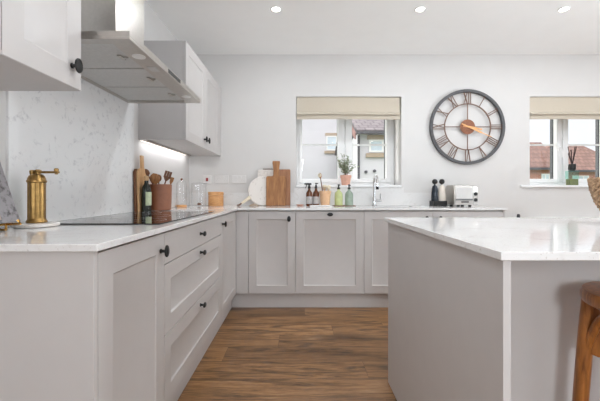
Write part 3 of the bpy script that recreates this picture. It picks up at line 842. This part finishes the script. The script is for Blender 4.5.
# crock with wooden utensils
kx, ky = -1.066, 2.572
t = tag(MB().lathe((kx, ky, ZW), [(.072, 0), (.077, .004), (.081, .09), (.082, .185), (.083, .197), (.079, .199), (.076, .195), (.075, .09), (.069, .012), (.01, .010)], 48).build('utensil_crock', M['terra']), 'brown stoneware crock full of wooden utensils', 'crock')
def utensil(name, label, p0, p1, head, mat, grp='wooden utensils in the crock'):
    p0, p1 = V(p0), V(p1); d = (p1 - p0).normalized()
    t = thing(name, p0, label, name.replace('_', ' '), grp)
    MB().tube([p0, p0.lerp(p1, .5), p1], [.0055, .006, .005], 10).build('handle', mat, t)
    side = d.cross(V((.34, -1, .1))).normalized(); nrm = side.cross(d).normalized()
    m = MB()
    hl, hw, th = head[1], head[2], head[3]
    if head[0] == 'bowl':
        rs = []
        for k in range(11):
            u = k / 10; w = hw * math.sqrt(max(0.002, 1 - (2 * u - 1) ** 2)); dp = th * math.sin(PI * u)
            c = p1 + d * (hl * u - .006)
            rs.append([c + side * (w * math.cos(2 * PI * i / 16)) + nrm * ((.003 + .35 * dp) * math.sin(2 * PI * i / 16) + dp * .5) for i in range(16)])
        m.rings(rs)
    elif head[0] == 'flat':
        rs = []
        for u, w in ((0, .2), (.15, .55), (.4, .85), (.9, 1.0), (1, .92)):
            c = p1 + d * (hl * u - .004)
            rs.append([c + side * (hw * w * a) + nrm * (th * b) for a, b in ((-1, -.5), (1, -.5), (1, .5), (-1, .5))])
        m.rings(rs)
    else:                                              # slotted spatula: three tines joined at base
        for off in (-1, 0, 1):
            c = p1 + side * (off * hw * .68)
            rs = [[c + d * z + side * (hw * .31 * a) + nrm * (th * b) for a, b in ((-1, -.5), (1, -.5), (1, .5), (-1, .5))] for z in (.02, hl)]
            m.rings(rs)
        rs = [[p1 + d * z + side * (w * a) + nrm * (th * b) for a, b in ((-1, -.5), (1, -.5), (1, .5), (-1, .5))] for z, w in ((-.004, .008), (.022, hw * .94), (.03, hw * .94))]
        m.rings(rs)
    m.build('head', mat, t)
zb = ZW + .016
utensil('wooden_spoon', 'dark wooden spoon leaning far left in the crock', (kx + .02, ky + .05, zb), (kx - .045, ky - .115, ZW + .265), ('bowl', .058, .020, .012), M['darkwood'])
utensil('wooden_spoon', 'large round-bowled light wooden spoon in the middle of the crock', (kx + .02, ky, zb), (kx - .008, ky - .060, ZW + .205), ('bowl', .085, .036, .020), M['spoonwood'])
utensil('wooden_spoon', 'dark wooden spoon with its bowl low behind the large light spoon', (kx - .02, ky + .02, zb), (kx - .035, ky + .05, ZW + .225), ('bowl', .06, .022, .012), M['darkwood'])
utensil('wooden_spatula', 'slotted wooden spatula leaning right in the crock', (kx - .02, ky - .02, zb), (kx + .046, ky - .01, ZW + .230), ('slot', .072, .026, .007), M['darkwood'])
utensil('wooden_spatula', 'plain narrow wooden spatula at the right rim of the crock', (kx + .01, ky + .03, zb), (kx + .066, ky + .03, ZW + .205), ('flat', .055, .015, .006), M['spoonwood'])
# glass jars
def jar(x, y, r, h, label, base, content):
    t = thing('glass_jar', (x, y, ZW), label, 'jar', 'clear glass jars in the corner')
    z0 = ZW
    if base:
        MB().lathe((x, y, z0), [(r * .96, 0), (r * 1.02, .004), (r * 1.02, .016), (r * .97, .019)], 32).build('wooden_base', M['bamboo'], t); z0 += .0195
    rs = [(r * .9, .001), (r, .006), (r, h * .8), (r * .985, h * .86)] + ([(r * .75, h * .94), (r * .3, h), (.006, h)] if base else [])
    m = MB()
    inn = [(q - .003 if q > .01 else .003, hh - (.003 if base and hh > h * .9 else -.002 if hh < .003 else 0)) for q, hh in reversed(rs)]
    m.lathe((x, y, z0), rs + inn, 40, cap=False); m.build('glass_body', M['clear'], t)
    if not base:
        MB().lathe((x, y, z0), [(r * .9, h * .862), (r * 1.03, h * .865), (r * 1.03, h * .885), (r * .4, h * .90), (.012, h * .91), (.012, h * .93), (.018, h * .95), (.014, h * .99), (.005, h)], 40).build('glass_lid', M['clear'], t)
    else:
        MB().ball((x, y, z0 + h + .008), .011, 16, 8).build('lid_knob', M['darkwood'], t)
    return t
jar(-1.100, 3.13, .046, .232, 'clear glass dome jar on a bamboo base beside the left wall', True, None)
jar(-1.01, 3.37, .074, .262, 'wide clear glass lidded jar next to the wooden canister', False, None)
tag(MB().lathe((-1.005, 3.36, ZW + .0085), [(.012, 0), (.018, .006), (.016, .018), (.006, .024)], 16).build('chocolate_truffle', M['darkwood']), 'dark brown sweet lying in the wide glass jar', 'sweet')
t = thing('canister', (-.843, 3.39, ZW), 'light wooden cylinder canister with a lid in the corner', 'canister')
MB().lathe((-.843, 3.39, ZW), [(.071, 0), (.075, .003), (.075, .105), (.072, .107)], 40).build('body', M['bamboo'], t)
MB().lathe((-.843, 3.39, ZW + .1085), [(.074, 0), (.077, .002), (.077, .030), (.073, .034), (.01, .035)], 40).build('lid', M['bamboo'], t)

# ------------------------------------------------------------------ things on the window run
def board_at(name, label, cat, pts, y, th, mat, lean, group=None, hole=None, part='board'):
    """upright board from an outline (x, z) at depth y, leaning back by lean"""
    xs_ = [p[0] for p in pts]
    c = V(((min(xs_) + max(xs_)) / 2, y, ZW + .002))
    t = thing(name, c, label, cat, group)
    m = MB().prism([V((px, y, ZW + .0015 + pz)) for px, pz in pts], (0, th, 0))
    m.build(part, mat, t, .004)
    t.rotation_euler = (-lean, 0, 0)
    return t
L = math.radians
t = board_at('serving_board', 'tall white marble serving board with a brown top edge, at the back', 'serving board', [(-.435, 0), (-.245, 0), (-.245, .372), (-.255, .378), (-.425, .378), (-.435, .37)], 3.474, .012, M['marbleboard'], L(5.5), 'boards leaning by the window')
tag(MB().box(-.38, -.247, 3.4735, 3.4865, ZW + .3796, ZW + .387).build('edge_strip', M['darkwood'], t), 'thin brown wooden edge')
t = board_at('chopping_board', 'plain reddish rectangular chopping board behind the paddle board', 'chopping board', [(-.255, 0), (-.090, 0), (-.090, .37), (-.098, .378), (-.247, .378), (-.255, .37)], 3.449, .018, M['beech'], L(5.5), 'boards leaning by the window')
circ = [(-.375 + .150 * math.cos(a), .151 + .150 * math.sin(a)) for a in [2 * PI * k / 64 for k in range(64)]]
t = board_at('serving_board', 'round white marble board left of the oak paddle board', 'serving board', circ, 3.428, .014, M['marbleboard'], L(5), 'boards leaning by the window')
pad = [(-.337, .006), (-.331, 0), (-.139, 0), (-.133, .006), (-.133, .29), (-.145, .302), (-.200, .305), (-.205, .32), (-.206, .37), (-.196, .44), (-.196, .455), (-.203, .461), (-.267, .461), (-.274, .455), (-.274, .44), (-.264, .37), (-.265, .32), (-.27, .305), (-.325, .302), (-.337, .29)]
pad = [(a, b) for a, b in pad]
t = board_at('chopping_board', 'oak paddle chopping board with a tall handle, in front of the others', 'chopping board', pad, 3.402, .02, M['oak'], L(5), 'boards leaning by the window')
# pastry brush in front of the round marble board
p0, p1 = V((-.60, 3.34, ZW + .009)), V((-.50, 3.40, ZW + .085))
t = thing('pastry_brush', p0, 'small cream pastry brush with a dark wooden end lying by the round board', 'brush')
d_ = (p1 - p0)
MB().tube([p0 + V((-.02, 0, 0)), p0, p0 + d_ * .22], [.006, .0085, .0085], 12).build('handle', M['darkwood'], t)
MB().tube([p0 + d_ * .22, p0 + d_ * .6, p1], [.010, .014, .020], 12).build('bristles', M['cream'], t)
tag(MB().lathe((-.455, 3.36, ZW), [(.045, 0), (.050, .003), (.035, .012), (.012, .022), (.002, .026)], 24).build('spoon_rest', M['stone']), 'small brown spoon rest in front of the round marble board', 'spoon rest')
# small dish
tag(MB().lathe((.01, 3.39, ZW), [(.022, 0), (.036, .006), (.040, .014), (.037, .014), (.020, .007), (.003, .006)], 32).build('soap_dish', M['pot']), 'small shallow pink clay dish left of the amber bottles', 'dish')
# amber bottles
def amber(x, y, kind, label):
    t = thing('amber_bottle', (x, y, ZW + .0), label, 'bottle', 'amber bottles by the window')
    MB().lathe((x, y, ZW), [(.028, 0), (.0325, .004), (.0325, .115), (.029, .135), (.014, .158), (.012, .165), (.012, .176)], 32).build('glass_body', M['amber'], t)
    MB().lathe((x, y, ZW), [(.0328, .022), (.0334, .022), (.0334, .095), (.0328, .095)], 32, cap=False).build('label_sticker', M['greylabel'], t)
    m = MB()
    m.lathe((x, y, ZW), [(.0145, .1765), (.0145, .194), (.010, .197), (.009, .212)], 20)
    if kind == 'spray':
        m.box(x - .042, x + .022, y - .009, y + .009, ZW + .212, ZW + .230)
        m.box(x - .050, x - .042, y - .006, y + .006, ZW + .215, ZW + .228)
        m.prism([V((x - .030, y - .005, ZW + .212)), V((x - .018, y - .005, ZW + .212)), V((x - .034, y - .005, ZW + .178)), V((x - .041, y - .005, ZW + .180))], (0, .01, 0))
    else:
        m.cyl((x, y, ZW + .205), (x, y, ZW + .224), .005)
        m.lathe((x, y, ZW), [(.009, .222), (.011, .225), (.010, .232)], 16)
        m.tube([(x, y, ZW + .228), (x + .012, y - .02, ZW + .228), (x + .016, y - .034, ZW + .222)], .0045, 8)
    m.build('spray_head' if kind == 'spray' else 'pump', M['black'], t)
amber(.103, 3.36, 'spray', 'amber bottle with a black trigger spray head')
amber(.172, 3.37, 'pump', 'amber bottle with a black pump, beside the peach pot')
# peach pot with brushes
px_, py_ = .264, 3.375
tag(MB().lathe((px_, py_, ZW), [(.040, 0), (.044, .003), (.056, .125), (.060, .127), (.061, .150), (.056, .152), (.054, .125), (.040, .012), (.005, .010)], 40).build('brush_pot', M['wicker']), 'tapered peach clay pot holding kitchen brushes', 'pot')
p0, p1 = V((px_ - .005, py_, ZW + .015)), V((px_ - .048, py_ - .01, ZW + .285))
t = thing('dish_brush', p0, 'long-handled dish brush with a round brown head sticking out of the peach pot', 'brush', 'brushes in the peach pot')
MB().tube([p0, p0.lerp(p1, .5), p1], [.005, .005, .0045], 10).build('handle', M['darkwood'], t)
dd = (p1 - p0).normalized()
MB().lathe(p1, [(.006, -.006), (.014, .008), (.0175, .024), (.014, .040), (.004, .048)], 20, dd).build('head', M['spoonwood'], t)
MB().lathe(p1 + dd * .022, [(.016, 0), (.019, .012), (.017, .020)], 20, V((-.6, -.8, .1))).build('bristles', M['cream'], t)
def scrub(dx, dy, hz, label):
    c = V((px_ + dx, py_ + dy, ZW + .014))
    t = thing('pot_brush', c, label, 'brush', 'brushes in the peach pot')
    MB().cyl(c, c + V((dx * .3, dy * .3, hz)), .007, .007, 12).build('handle', M['palewood'], t)
    e_ = c + V((dx * .3, dy * .3, hz))
    MB().lathe(e_, [(.010, 0), (.018, .012), (.022, .034), (.020, .044), (.008, .050)], 20, V((dx * 1.5, dy, .25))).build('bristles', M['cream'], t)
scrub(.024, -.008, .145, 'short cream-bristled brush at the right of the peach pot')
scrub(-.002, .020, .150, 'short cream-bristled brush at the back of the peach pot')
# green bottles
def green(x, y, mat, label):
    t = thing('soap_bottle', (x, y, ZW), label, 'bottle', 'green soap bottles by the tap')
    MB().lathe((x, y, ZW), [(.034, 0), (.0405, .005), (.0405, .110), (.036, .132), (.017, .152), (.013, .158), (.013, .168)], 32).build('body', mat, t)
    m = MB().lathe((x, y, ZW), [(.0155, .1685), (.0155, .185), (.008, .188), (.006, .206), (.011, .208), (.011, .216), (.006, .219)], 20)
    m.tube([(x, y, ZW + .212), (x + .006, y - .025, ZW + .211), (x + .008, y - .036, ZW + .204)], .004, 8)
    m.build('pump', M['black'], t)
green(.400, 3.37, M['lime'], 'lime green soap bottle with a black pump')
green(.507, 3.38, M['sage'], 'grey-green soap bottle with a black pump, nearer the tap')
tag(MB().box(.345, .565, 3.322, 3.328, ZW, ZW + .006).box(.345, .565, 3.425, 3.431, ZW, ZW + .006).box(.345, .351, 3.328, 3.425, ZW, ZW + .006).box(.559, .565, 3.328, 3.425, ZW, ZW + .006).build('tray_rim', M['darkwood'], bevel=.001), 'thin dark wooden tray edging around the green soap bottles', 'tray')
tag(MB().box(.105, .315, 3.215, 3.315, ZW, ZW + .011).build('white_tray', M['white'], bevel=.004), 'low white tray in front of the peach pot', 'tray')
# tap
tx, ty = .772, 3.43
t = thing('kitchen_tap', (tx, ty, ZW), 'tall chrome kitchen tap with a side lever below the window', 'tap')
MB().lathe((tx, ty, ZW), [(.026, 0), (.026, .006), (.021, .010), (.0195, .012), (.0195, .085), (.016, .09)], 32).build('base', M['chrome'], t)
pts = [(tx, ty, ZW + .085), (tx, ty, ZW + .22)] + [(tx, ty - .07 + .07 * math.cos(a), ZW + .235 + .07 * math.sin(a)) for a in [PI * k / 12 for k in range(13)]] + [(tx, ty - .14, ZW + .19)]
MB().tube(pts, .0125, 16, up=(1, 0, 0)).build('spout', M['chrome'], t)
MB().cyl((tx, ty - .14, ZW + .193), (tx, ty - .14, ZW + .165), .014, .014, 20).build('aerator', M['black'], t)
m = MB().cyl((tx + .018, ty, ZW + .055), (tx + .075, ty, ZW + .055), .013, .013, 20); m.cyl((tx + .062, ty, ZW + .055), (tx + .062, ty - .012, ZW + .125), .0045, .0045, 10)
m.build('lever', M['chrome'], t)
# plant on the window sill
sx_, sy_, sz_ = .508, 3.63, WZ[0] + .0205
tag(MB().lathe((sx_, sy_, sz_), [(.040, 0), (.044, .003), (.055, .078), (.060, .080), (.061, .108), (.056, .110), (.053, .095), (.01, .094)], 40).build('plant_pot', M['pot']), 'pink terracotta plant pot on the window sill', 'pot')
t = thing('olive_plant', (sx_, sy_, sz_ + .094), 'small leafy olive plant growing in the terracotta pot', 'plant')
MB().lathe((sx_, sy_, sz_ + .0945), [(.050, 0), (.048, .006), (.01, .009)], 24).build('soil', M['soil'], t)
mt_, ml = MB(), MB()
rnd = random.Random(3)
for k in range(24):
    a = rnd.uniform(0, 2 * PI); sp = rnd.uniform(.02, .125); hgt = rnd.uniform(.13, .27) - sp * .40
    b = V((sx_ + rnd.uniform(-.015, .015), sy_ + rnd.uniform(-.015, .015), sz_ + .095))
    e_ = V((sx_ + sp * math.cos(a) * 1.05, sy_ + sp * math.sin(a) * .7, sz_ + .095 + hgt))
    mid = b.lerp(e_, .5) + V((0, 0, .03))
    pts = [b.lerp(mid, u).lerp(mid.lerp(e_, u), u) for u in [q / 7 for q in range(8)]]
    mt_.tube(pts, .0016, 5)
    for q in range(14):
        u = .2 + .8 * q / 13
        p = b.lerp(mid, u).lerp(mid.lerp(e_, u), u)
        la = rnd.uniform(0, 2 * PI)
        dv = V((math.cos(la), math.sin(la), rnd.uniform(-.1, .9))).normalized()
        ln = rnd.uniform(.022, .040); sd = dv.cross(V((rnd.random(), rnd.random(), 1))).normalized() * rnd.uniform(.005, .008); nn = dv.cross(sd).normalized() * .0012
        c = p + dv * ln * .5
        ml.rings([[p + sd * .15 + nn * .2, p + nn * .4, p - sd * .15 + nn * .2, p - nn * .4], [c + sd, c + nn, c - sd, c - nn], [p + dv * ln + sd * .08, p + dv * ln + nn * .1, p + dv * ln - sd * .08, p + dv * ln - nn * .1]])
mt_.build('stems', M['twig'], t); tag(ml.build('foliage', M['leaf'], t))
# oil and vinegar set
t = tag(MB().box(1.335, 1.465, 3.30, 3.42, ZW, ZW + .012).box(1.335, 1.465, 3.30, 3.306, ZW + .012, ZW + .052).box(1.335, 1.465, 3.414, 3.42, ZW + .012, ZW + .052).box(1.335, 1.341, 3.306, 3.414, ZW + .012, ZW + .052).box(1.459, 1.465, 3.306, 3.414, ZW + .012, ZW + .052).build('condiment_caddy', M['black'], bevel=.003), 'low black caddy holding two ball-stoppered bottles beside the toaster', 'caddy')
def cruet(x, mat, label, ws):
    t = thing('condiment_bottle', (x, 3.36, ZW + .0125), label, 'bottle', 'condiment bottles in the caddy')
    z = ZW + .0125
    MB().lathe((x, 3.36, z), [(.032 * ws, 0), (.035 * ws, .004), (.034 * ws, .10), (.030 * ws, .16), (.022 * ws, .188), (.010, .195), (.009, .202)], 32).build('body', mat, t)
    m = MB().cyl((x, 3.36, z + .198), (x, 3.36, z + .216), .006, .006, 12); m.ball((x, 3.36, z + .232), .027, 20, 12)
    tag(m.build('ball_stopper', M['black'], t), 'black ball stopper')
cruet(1.366, M['navy'], 'dark blue-black bottle with a black ball stopper', 1.0)
cruet(1.437, M['creamgloss'], 'cream bottle with a black ball stopper', 1.12)
# toaster
t = thing('toaster', (1.628, 3.35, ZW), 'pale polished steel two-slot toaster with two black knobs', 'toaster')
x0, x1, y0, y1, z0 = 1.508, 1.742, 3.25, 3.44, ZW + .014
pr_ = [(y0, z0), (y1, z0), (y1, z0 + .165), (y1 - .012, z0 + .187), (y1 - .035, z0 + .195), (y0 + .035, z0 + .195), (y0 + .012, z0 + .187), (y0, z0 + .165)]
MB().prism([V((x0 + .012, a, b)) for a, b in pr_], (x1 - x0 - .06, 0, 0)).build('body', M['toaster'], t, .003)
MB().prism([V((x0, a, b)) for a, b in pr_], (.0118, 0, 0)).build('end_cap', M['steel'], t, .004)
MB().prism([V((x1 - .0478, a, b)) for a, b in pr_], (.0478, 0, 0)).build('control_panel', M['toaster'], t, .004)
MB().box(x0 + .022, x1 - .056, y0 - .004, y0, z0 + .062, z0 + .172).build('front_plate', M['switchgrey'], t, .002)
MB().box(x0 + .034, x0 + .092, y0 - .0052, y0 - .004, z0 + .083, z0 + .096).build('name_badge', M['steel_dark'], t)
MB().box(x0 + .016, x1 - .05, y0 - .003, y0, z0 + .046, z0 + .056).build('crumb_slot', M['anth'], t)
for yy in (y0 + .055, y0 + .105):
    MB().box(x0 + .035, x1 - .07, yy, yy + .028, z0 + .1945, z0 + .1965).build('bread_slot', M['anth'], t)
for zz in (.108, .050):
    MB().lathe((x1 - .025, y0, z0 + zz), [(.017, 0), (.017, .010), (.014, .014)], 24, V((0, -1, 0))).build('knob', M['black'], t)
for (fx, fy) in ((x0 + .05, y0 + .02), (x1 - .07, y0 + .02), (x0 + .05, y1 - .02), (x1 - .07, y1 - .02)):
    MB().lathe((fx, fy, ZW), [(.014, 0), (.016, .0139)], 16).build('foot', M['black'], t)
MB().tube([(x0 + .075, y0, z0 + .03), (x0 + .08, y0 - .012, z0 + .03), (x0 + .135, y0 - .012, z0 + .03), (x0 + .14, y0, z0 + .03)], .006, 8).build('lever', M['black'], t)

# radiator, nearly hidden behind the island
t = thing('radiator', (2.9, YB - .05, .2), 'white radiator under the right-hand window, only its valve showing over the island', 'radiator')
MB().box(2.40, 3.50, YB - .095, YB - .02, .2, .74).build('panel', M['white'], t, .006)
m = MB().cyl((2.290, YB - .055, .70), (2.290, YB - .055, .765), .018, .018, 20); m.cyl((2.290, YB - .055, .71), (2.40, YB - .055, .71), .01, .01, 12)
m.build('valve_body', M['plastic'], t)
tag(MB().lathe((2.290, YB - .055, .765), [(.016, 0), (.017, .004), (.015, .03), (.010, .038)], 20).build('valve_cap', M['anth'], t), 'dark grey valve cap')
MB().cyl((2.290, YB - .055, 0), (2.290, YB - .055, .70), .0075, .0075, 12).build('pipe', M['white'], t)

# reed diffuser on the right-hand sill
rx, ry, rz = 2.992, 3.66, WZ[0] + .0205
t = thing('reed_diffuser', (rx, ry, rz), 'square green glass reed diffuser on the right-hand window sill', 'diffuser')
MB().box(rx - .046, rx + .046, ry - .03, ry + .03, rz, rz + .070).build('liquid', M['greenglass'], t, .003)
m = MB(); m.box(rx - .050, rx + .050, ry - .034, ry + .034, rz + .0705, rz + .160); m.build('glass_bottle', M['greenclear'], t, .004)
MB().lathe((rx, ry, rz), [(.026, .1605), (.026, .172), (.035, .174), (.035, .232), (.022, .235)], 24).build('collar', M['black'], t)
for k in range(7):
    a = 2 * PI * k / 7 + .3
    b = V((rx + .005 * math.cos(a), ry + .005 * math.sin(a), rz + .236)); e_ = V((rx + .042 * math.cos(a), ry + .03 * math.sin(a), rz + .425 - .035 * (k % 3)))
    tag(MB().cyl(b, e_, .0045, .0045, 6).build('diffuser_reed', M['reed'], origin=b), 'thin dark reed standing in the green diffuser', 'reed', 'reeds in the diffuser')

# ------------------------------------------------------------------ outside
tag(MB().box(-60, 90, YO + .02, 90, -.4, -.1).build('ground', M['lawn'], origin=(0, 5, -.1)), 'grass outside', None, None, 'structure')
def hwin(t, x0, x1, y, z0, z1, lintel, bars=1):
    f = MB()
    f.box(x0, x0 + .06, y - .05, y - .001, z0, z1).box(x1 - .06, x1, y - .05, y - .001, z0, z1).box(x0 + .06, x1 - .06, y - .05, y - .001, z0, z0 + .06).box(x0 + .06, x1 - .06, y - .05, y - .001, z1 - .06, z1)
    for k in range(bars):
        xm = x0 + (x1 - x0) * (k + 1) / (bars + 1)
        f.box(xm - .03, xm + .03, y - .05, y - .001, z0 + .06, z1 - .06)
    fo = f.build('window', M['upvc'], t)
    MB().box(x0 + .061, x1 - .061, y - .03, y - .002, z0 + .061, z1 - .061).build('pane', M['bluepane'], fo)
    if lintel:
        MB().box(x0 - .06, x1 + .06, y - .05, y - .001, z1 + .004, z1 + .15).build('lintel', M['stone'], t)
        MB().box(x0 - .1, x1 + .1, y - .09, y - .001, z0 - .16, z0 - .03).build('sill', M['stone'], t)
t = thing('house', (-1, 19, -.1), 'white rendered house with one small window, seen through the left pane of the sink window', 'house', 'neighbouring houses')
MB().box(-8, 3.32, 17.5, 23, -.1, 6.6).build('wall', M['render'], t)
MB().prism([V((-8.3, 17.2, 6.601)), V((-8.3, 23.3, 6.601)), V((-8.3, 20.2, 9.2))], (12, 0, 0)).build('roof', M['slate'], t)
hwin(t, 1.43, 2.5, 17.5, 3.22, 3.98, True)
t = thing('house', (5, 13.5, -.1), 'white house with a grey slate roof, seen through the right pane of the sink window', 'house', 'neighbouring houses')
MB().box(1.98, 6.6, 11, 17, -.1, 3.0).build('wall', M['render'], t)
MB().prism([V((1.84, 10.75, 2.93)), V((1.84, 14, 4.45)), V((1.84, 17.25, 2.93)), V((1.84, 17.25, 3.05)), V((1.84, 14, 4.6)), V((1.84, 10.75, 3.05))], (4.95, 0, 0)).build('roof', M['slate'], t)
MB().prism([V((1.80, 10.8, 2.75)), V((1.80, 14, 4.22)), V((1.80, 14, 4.45)), V((1.80, 10.75, 2.95))], (.038, 0, 0)).build('barge_board', M['barge'], t)
MB().box(1.84, 6.79, 10.64, 10.745, 2.9, 3.0).build('gutter', M['gutter'], t)
MB().cyl((1.95, 10.93, -.1), (1.95, 10.93, 2.9), .04, .04, 10).build('downpipe', M['gutter'], t)
hwin(t, 2.30, 3.2, 11, 2.34, 2.76, True)
for (vx, vz) in ((2.20, 1.70), (2.48, 1.73)):
    MB().cyl((vx, 10.999, vz), (vx, 10.94, vz), .05, .05, 16).build('vent', M['gutter'], t)
def tiled_house(label, x0, x1, y0, y1, ze, zr, wins, inset):
    t = thing('house', ((x0 + x1) / 2, (y0 + y1) / 2, -.1), label, 'house', 'neighbouring houses')
    MB().box(x0, x1, y0, y1, -.1, ze).build('wall', M['brick'], t, smooth=False)
    e = .3; ym = (y0 + y1) / 2; r = inset
    A = [V((x0 - e, y0 - e, ze + .001)), V((x1 + e, y0 - e, ze + .001)), V((x1 + e, y1 + e, ze + .001)), V((x0 - e, y1 + e, ze + .001))]
    B = [V((x0 - e + r, ym - .01, zr)), V((x1 + e - r, ym - .01, zr)), V((x1 + e - r, ym + .01, zr)), V((x0 - e + r, ym + .01, zr))]
    MB().rings([A, B]).build('roof', M['clay'], t, smooth=False)
    MB().box(x0 - e, x1 + e, y0 - e - .08, y0 - e - .002, ze - .08, ze + .06).build('gutter', M['gutter'], t)
    for a, b in wins: hwin(t, a, b, y0, 1.0, ze - .30, False, 2)
tiled_house('brick house with a brown tiled roof, in the left pane of the right-hand window', 8.4, 15.3, 20, 23, 2.44, 4.25, [(10.2, 11.6), (14.5, 15.2)], .02)
tiled_house('brick house with a hipped brown roof, in the right pane of the right-hand window', 16.6, 22.3, 22.5, 26.5, 2.46, 4.55, [(18.4, 19.5), (21, 22)], 2.0)

# ------------------------------------------------------------------ light
w = bpy.data.worlds.new('World'); scn.world = w; w.use_nodes = True
nt = w.node_tree; bg = nt.nodes['Background']
tc = node(nt, 'ShaderNodeTexCoord'); sep = node(nt, 'ShaderNodeSeparateXYZ')
nt.links.new(tc.outputs['Generated'], sep.inputs[0])
r = ramp(nt, sep.outputs['Z'], [(0.0, (152, 155, 160)), (0.16, (160, 163, 168)), (0.55, (255, 255, 255))])
nt.links.new(r.outputs['Color'], bg.inputs['Color'])
bg.inputs['Strength'].default_value = 2.4

def area(name, loc, rot, sx, sy, power, color=(1, 1, 1), shape='RECTANGLE', spread=PI):
    l = bpy.data.lights.new(name, 'AREA'); l.shape = shape; l.size = sx
    if shape == 'RECTANGLE': l.size_y = sy
    l.energy = power; l.color = color; l.spread = spread
    o = bpy.data.objects.new(name, l); COL.objects.link(o); o.location = loc; o.rotation_euler = rot
    return o
PW = dict(patio=3, garden=10, upA=142, upB=16, down_front=4.0, down_mid=3.0, down_rear=.4, strip=.8)
FILL_TINT = (.86, .935, 1)
area('patio_fill', (XR - .06, -.2, 1.25), (0, math.radians(102), 0), 1.8, 3.1, PW['patio'], FILL_TINT)  # added area lamp just inside the right-hand door, fills from the side
area('garden_door_fill', (-.15, YR + .06, 1.72), V((1.6, 3.9, -1.2)).to_track_quat('-Z', 'Y').to_euler(), .55, .7, PW['garden'], FILL_TINT, spread=math.radians(80))  # added area lamp inside the rear door, narrowed onto the island's knee recess
sun = bpy.data.lights.new('sun', 'SUN'); sun.energy = 1.7; sun.angle = math.radians(6); sun.color = (1, .98, .95)
so = bpy.data.objects.new('sun', sun); COL.objects.link(so); so.location = (-6, 6, 6)
so.rotation_euler = V((1, -.55, -.12)).to_track_quat('-Z', 'Y').to_euler()
area('added_ceiling_fill', (XR - .12, .3, .55), V((-.65, 0, .76)).to_track_quat('-Z', 'Z').to_euler(), 3.6, .8, PW['upA'], (.86, .935, 1), spread=math.radians(130))  # unseen area lamp added inside the right-hand door, tilted up to brighten the ceiling
area('added_ceiling_fill', (1.2, YR + .12, .55), V((0, .65, .76)).to_track_quat('-Z', 'Z').to_euler(), 3.6, .8, PW['upB'], (.88, .945, 1), spread=math.radians(130))  # second added uplight, inside the rear door, also for the ceiling
for (x, y) in DL:
    p = PW['down_front'] if y > 2 else PW['down_mid'] if y > 0 else PW['down_rear']
    if p: area('downlight_lamp', (x, y, ZC - .012), (0, 0, 0), .06, 0, p, (.90, .955, 1), 'DISK')
area('under_cabinet_lamp', (XL + .044, 2.93, 1.4085), (0, math.radians(0), 0), .012, .95, PW['strip'], (.97, .975, 1))

# ------------------------------------------------------------------ camera
cam = bpy.data.cameras.new('camera'); co = bpy.data.objects.new('camera', cam); COL.objects.link(co)
co.location = (0, 0, EYE); co.rotation_euler = (PI / 2, 0, 0)
cam.sensor_width = 36; cam.lens = 334 / 600 * 36
cam.shift_x = 1.0 / 600; cam.shift_y = -8.2 / 600
cam.clip_start = .02; cam.clip_end = 300
scn.camera = co
vs = scn.view_settings
vs.view_transform = 'Standard'; vs.look = 'None'; vs.gamma = 1; vs.use_curve_mapping = False; vs.exposure = 0.32
scn.cycles.use_denoising = True
scn.cycles.max_bounces = 10; scn.cycles.diffuse_bounces = 6; scn.cycles.transparent_max_bounces = 16
scn.cycles.sample_clamp_indirect = 6
scn.cycles.caustics_reflective = False; scn.cycles.caustics_refractive = False
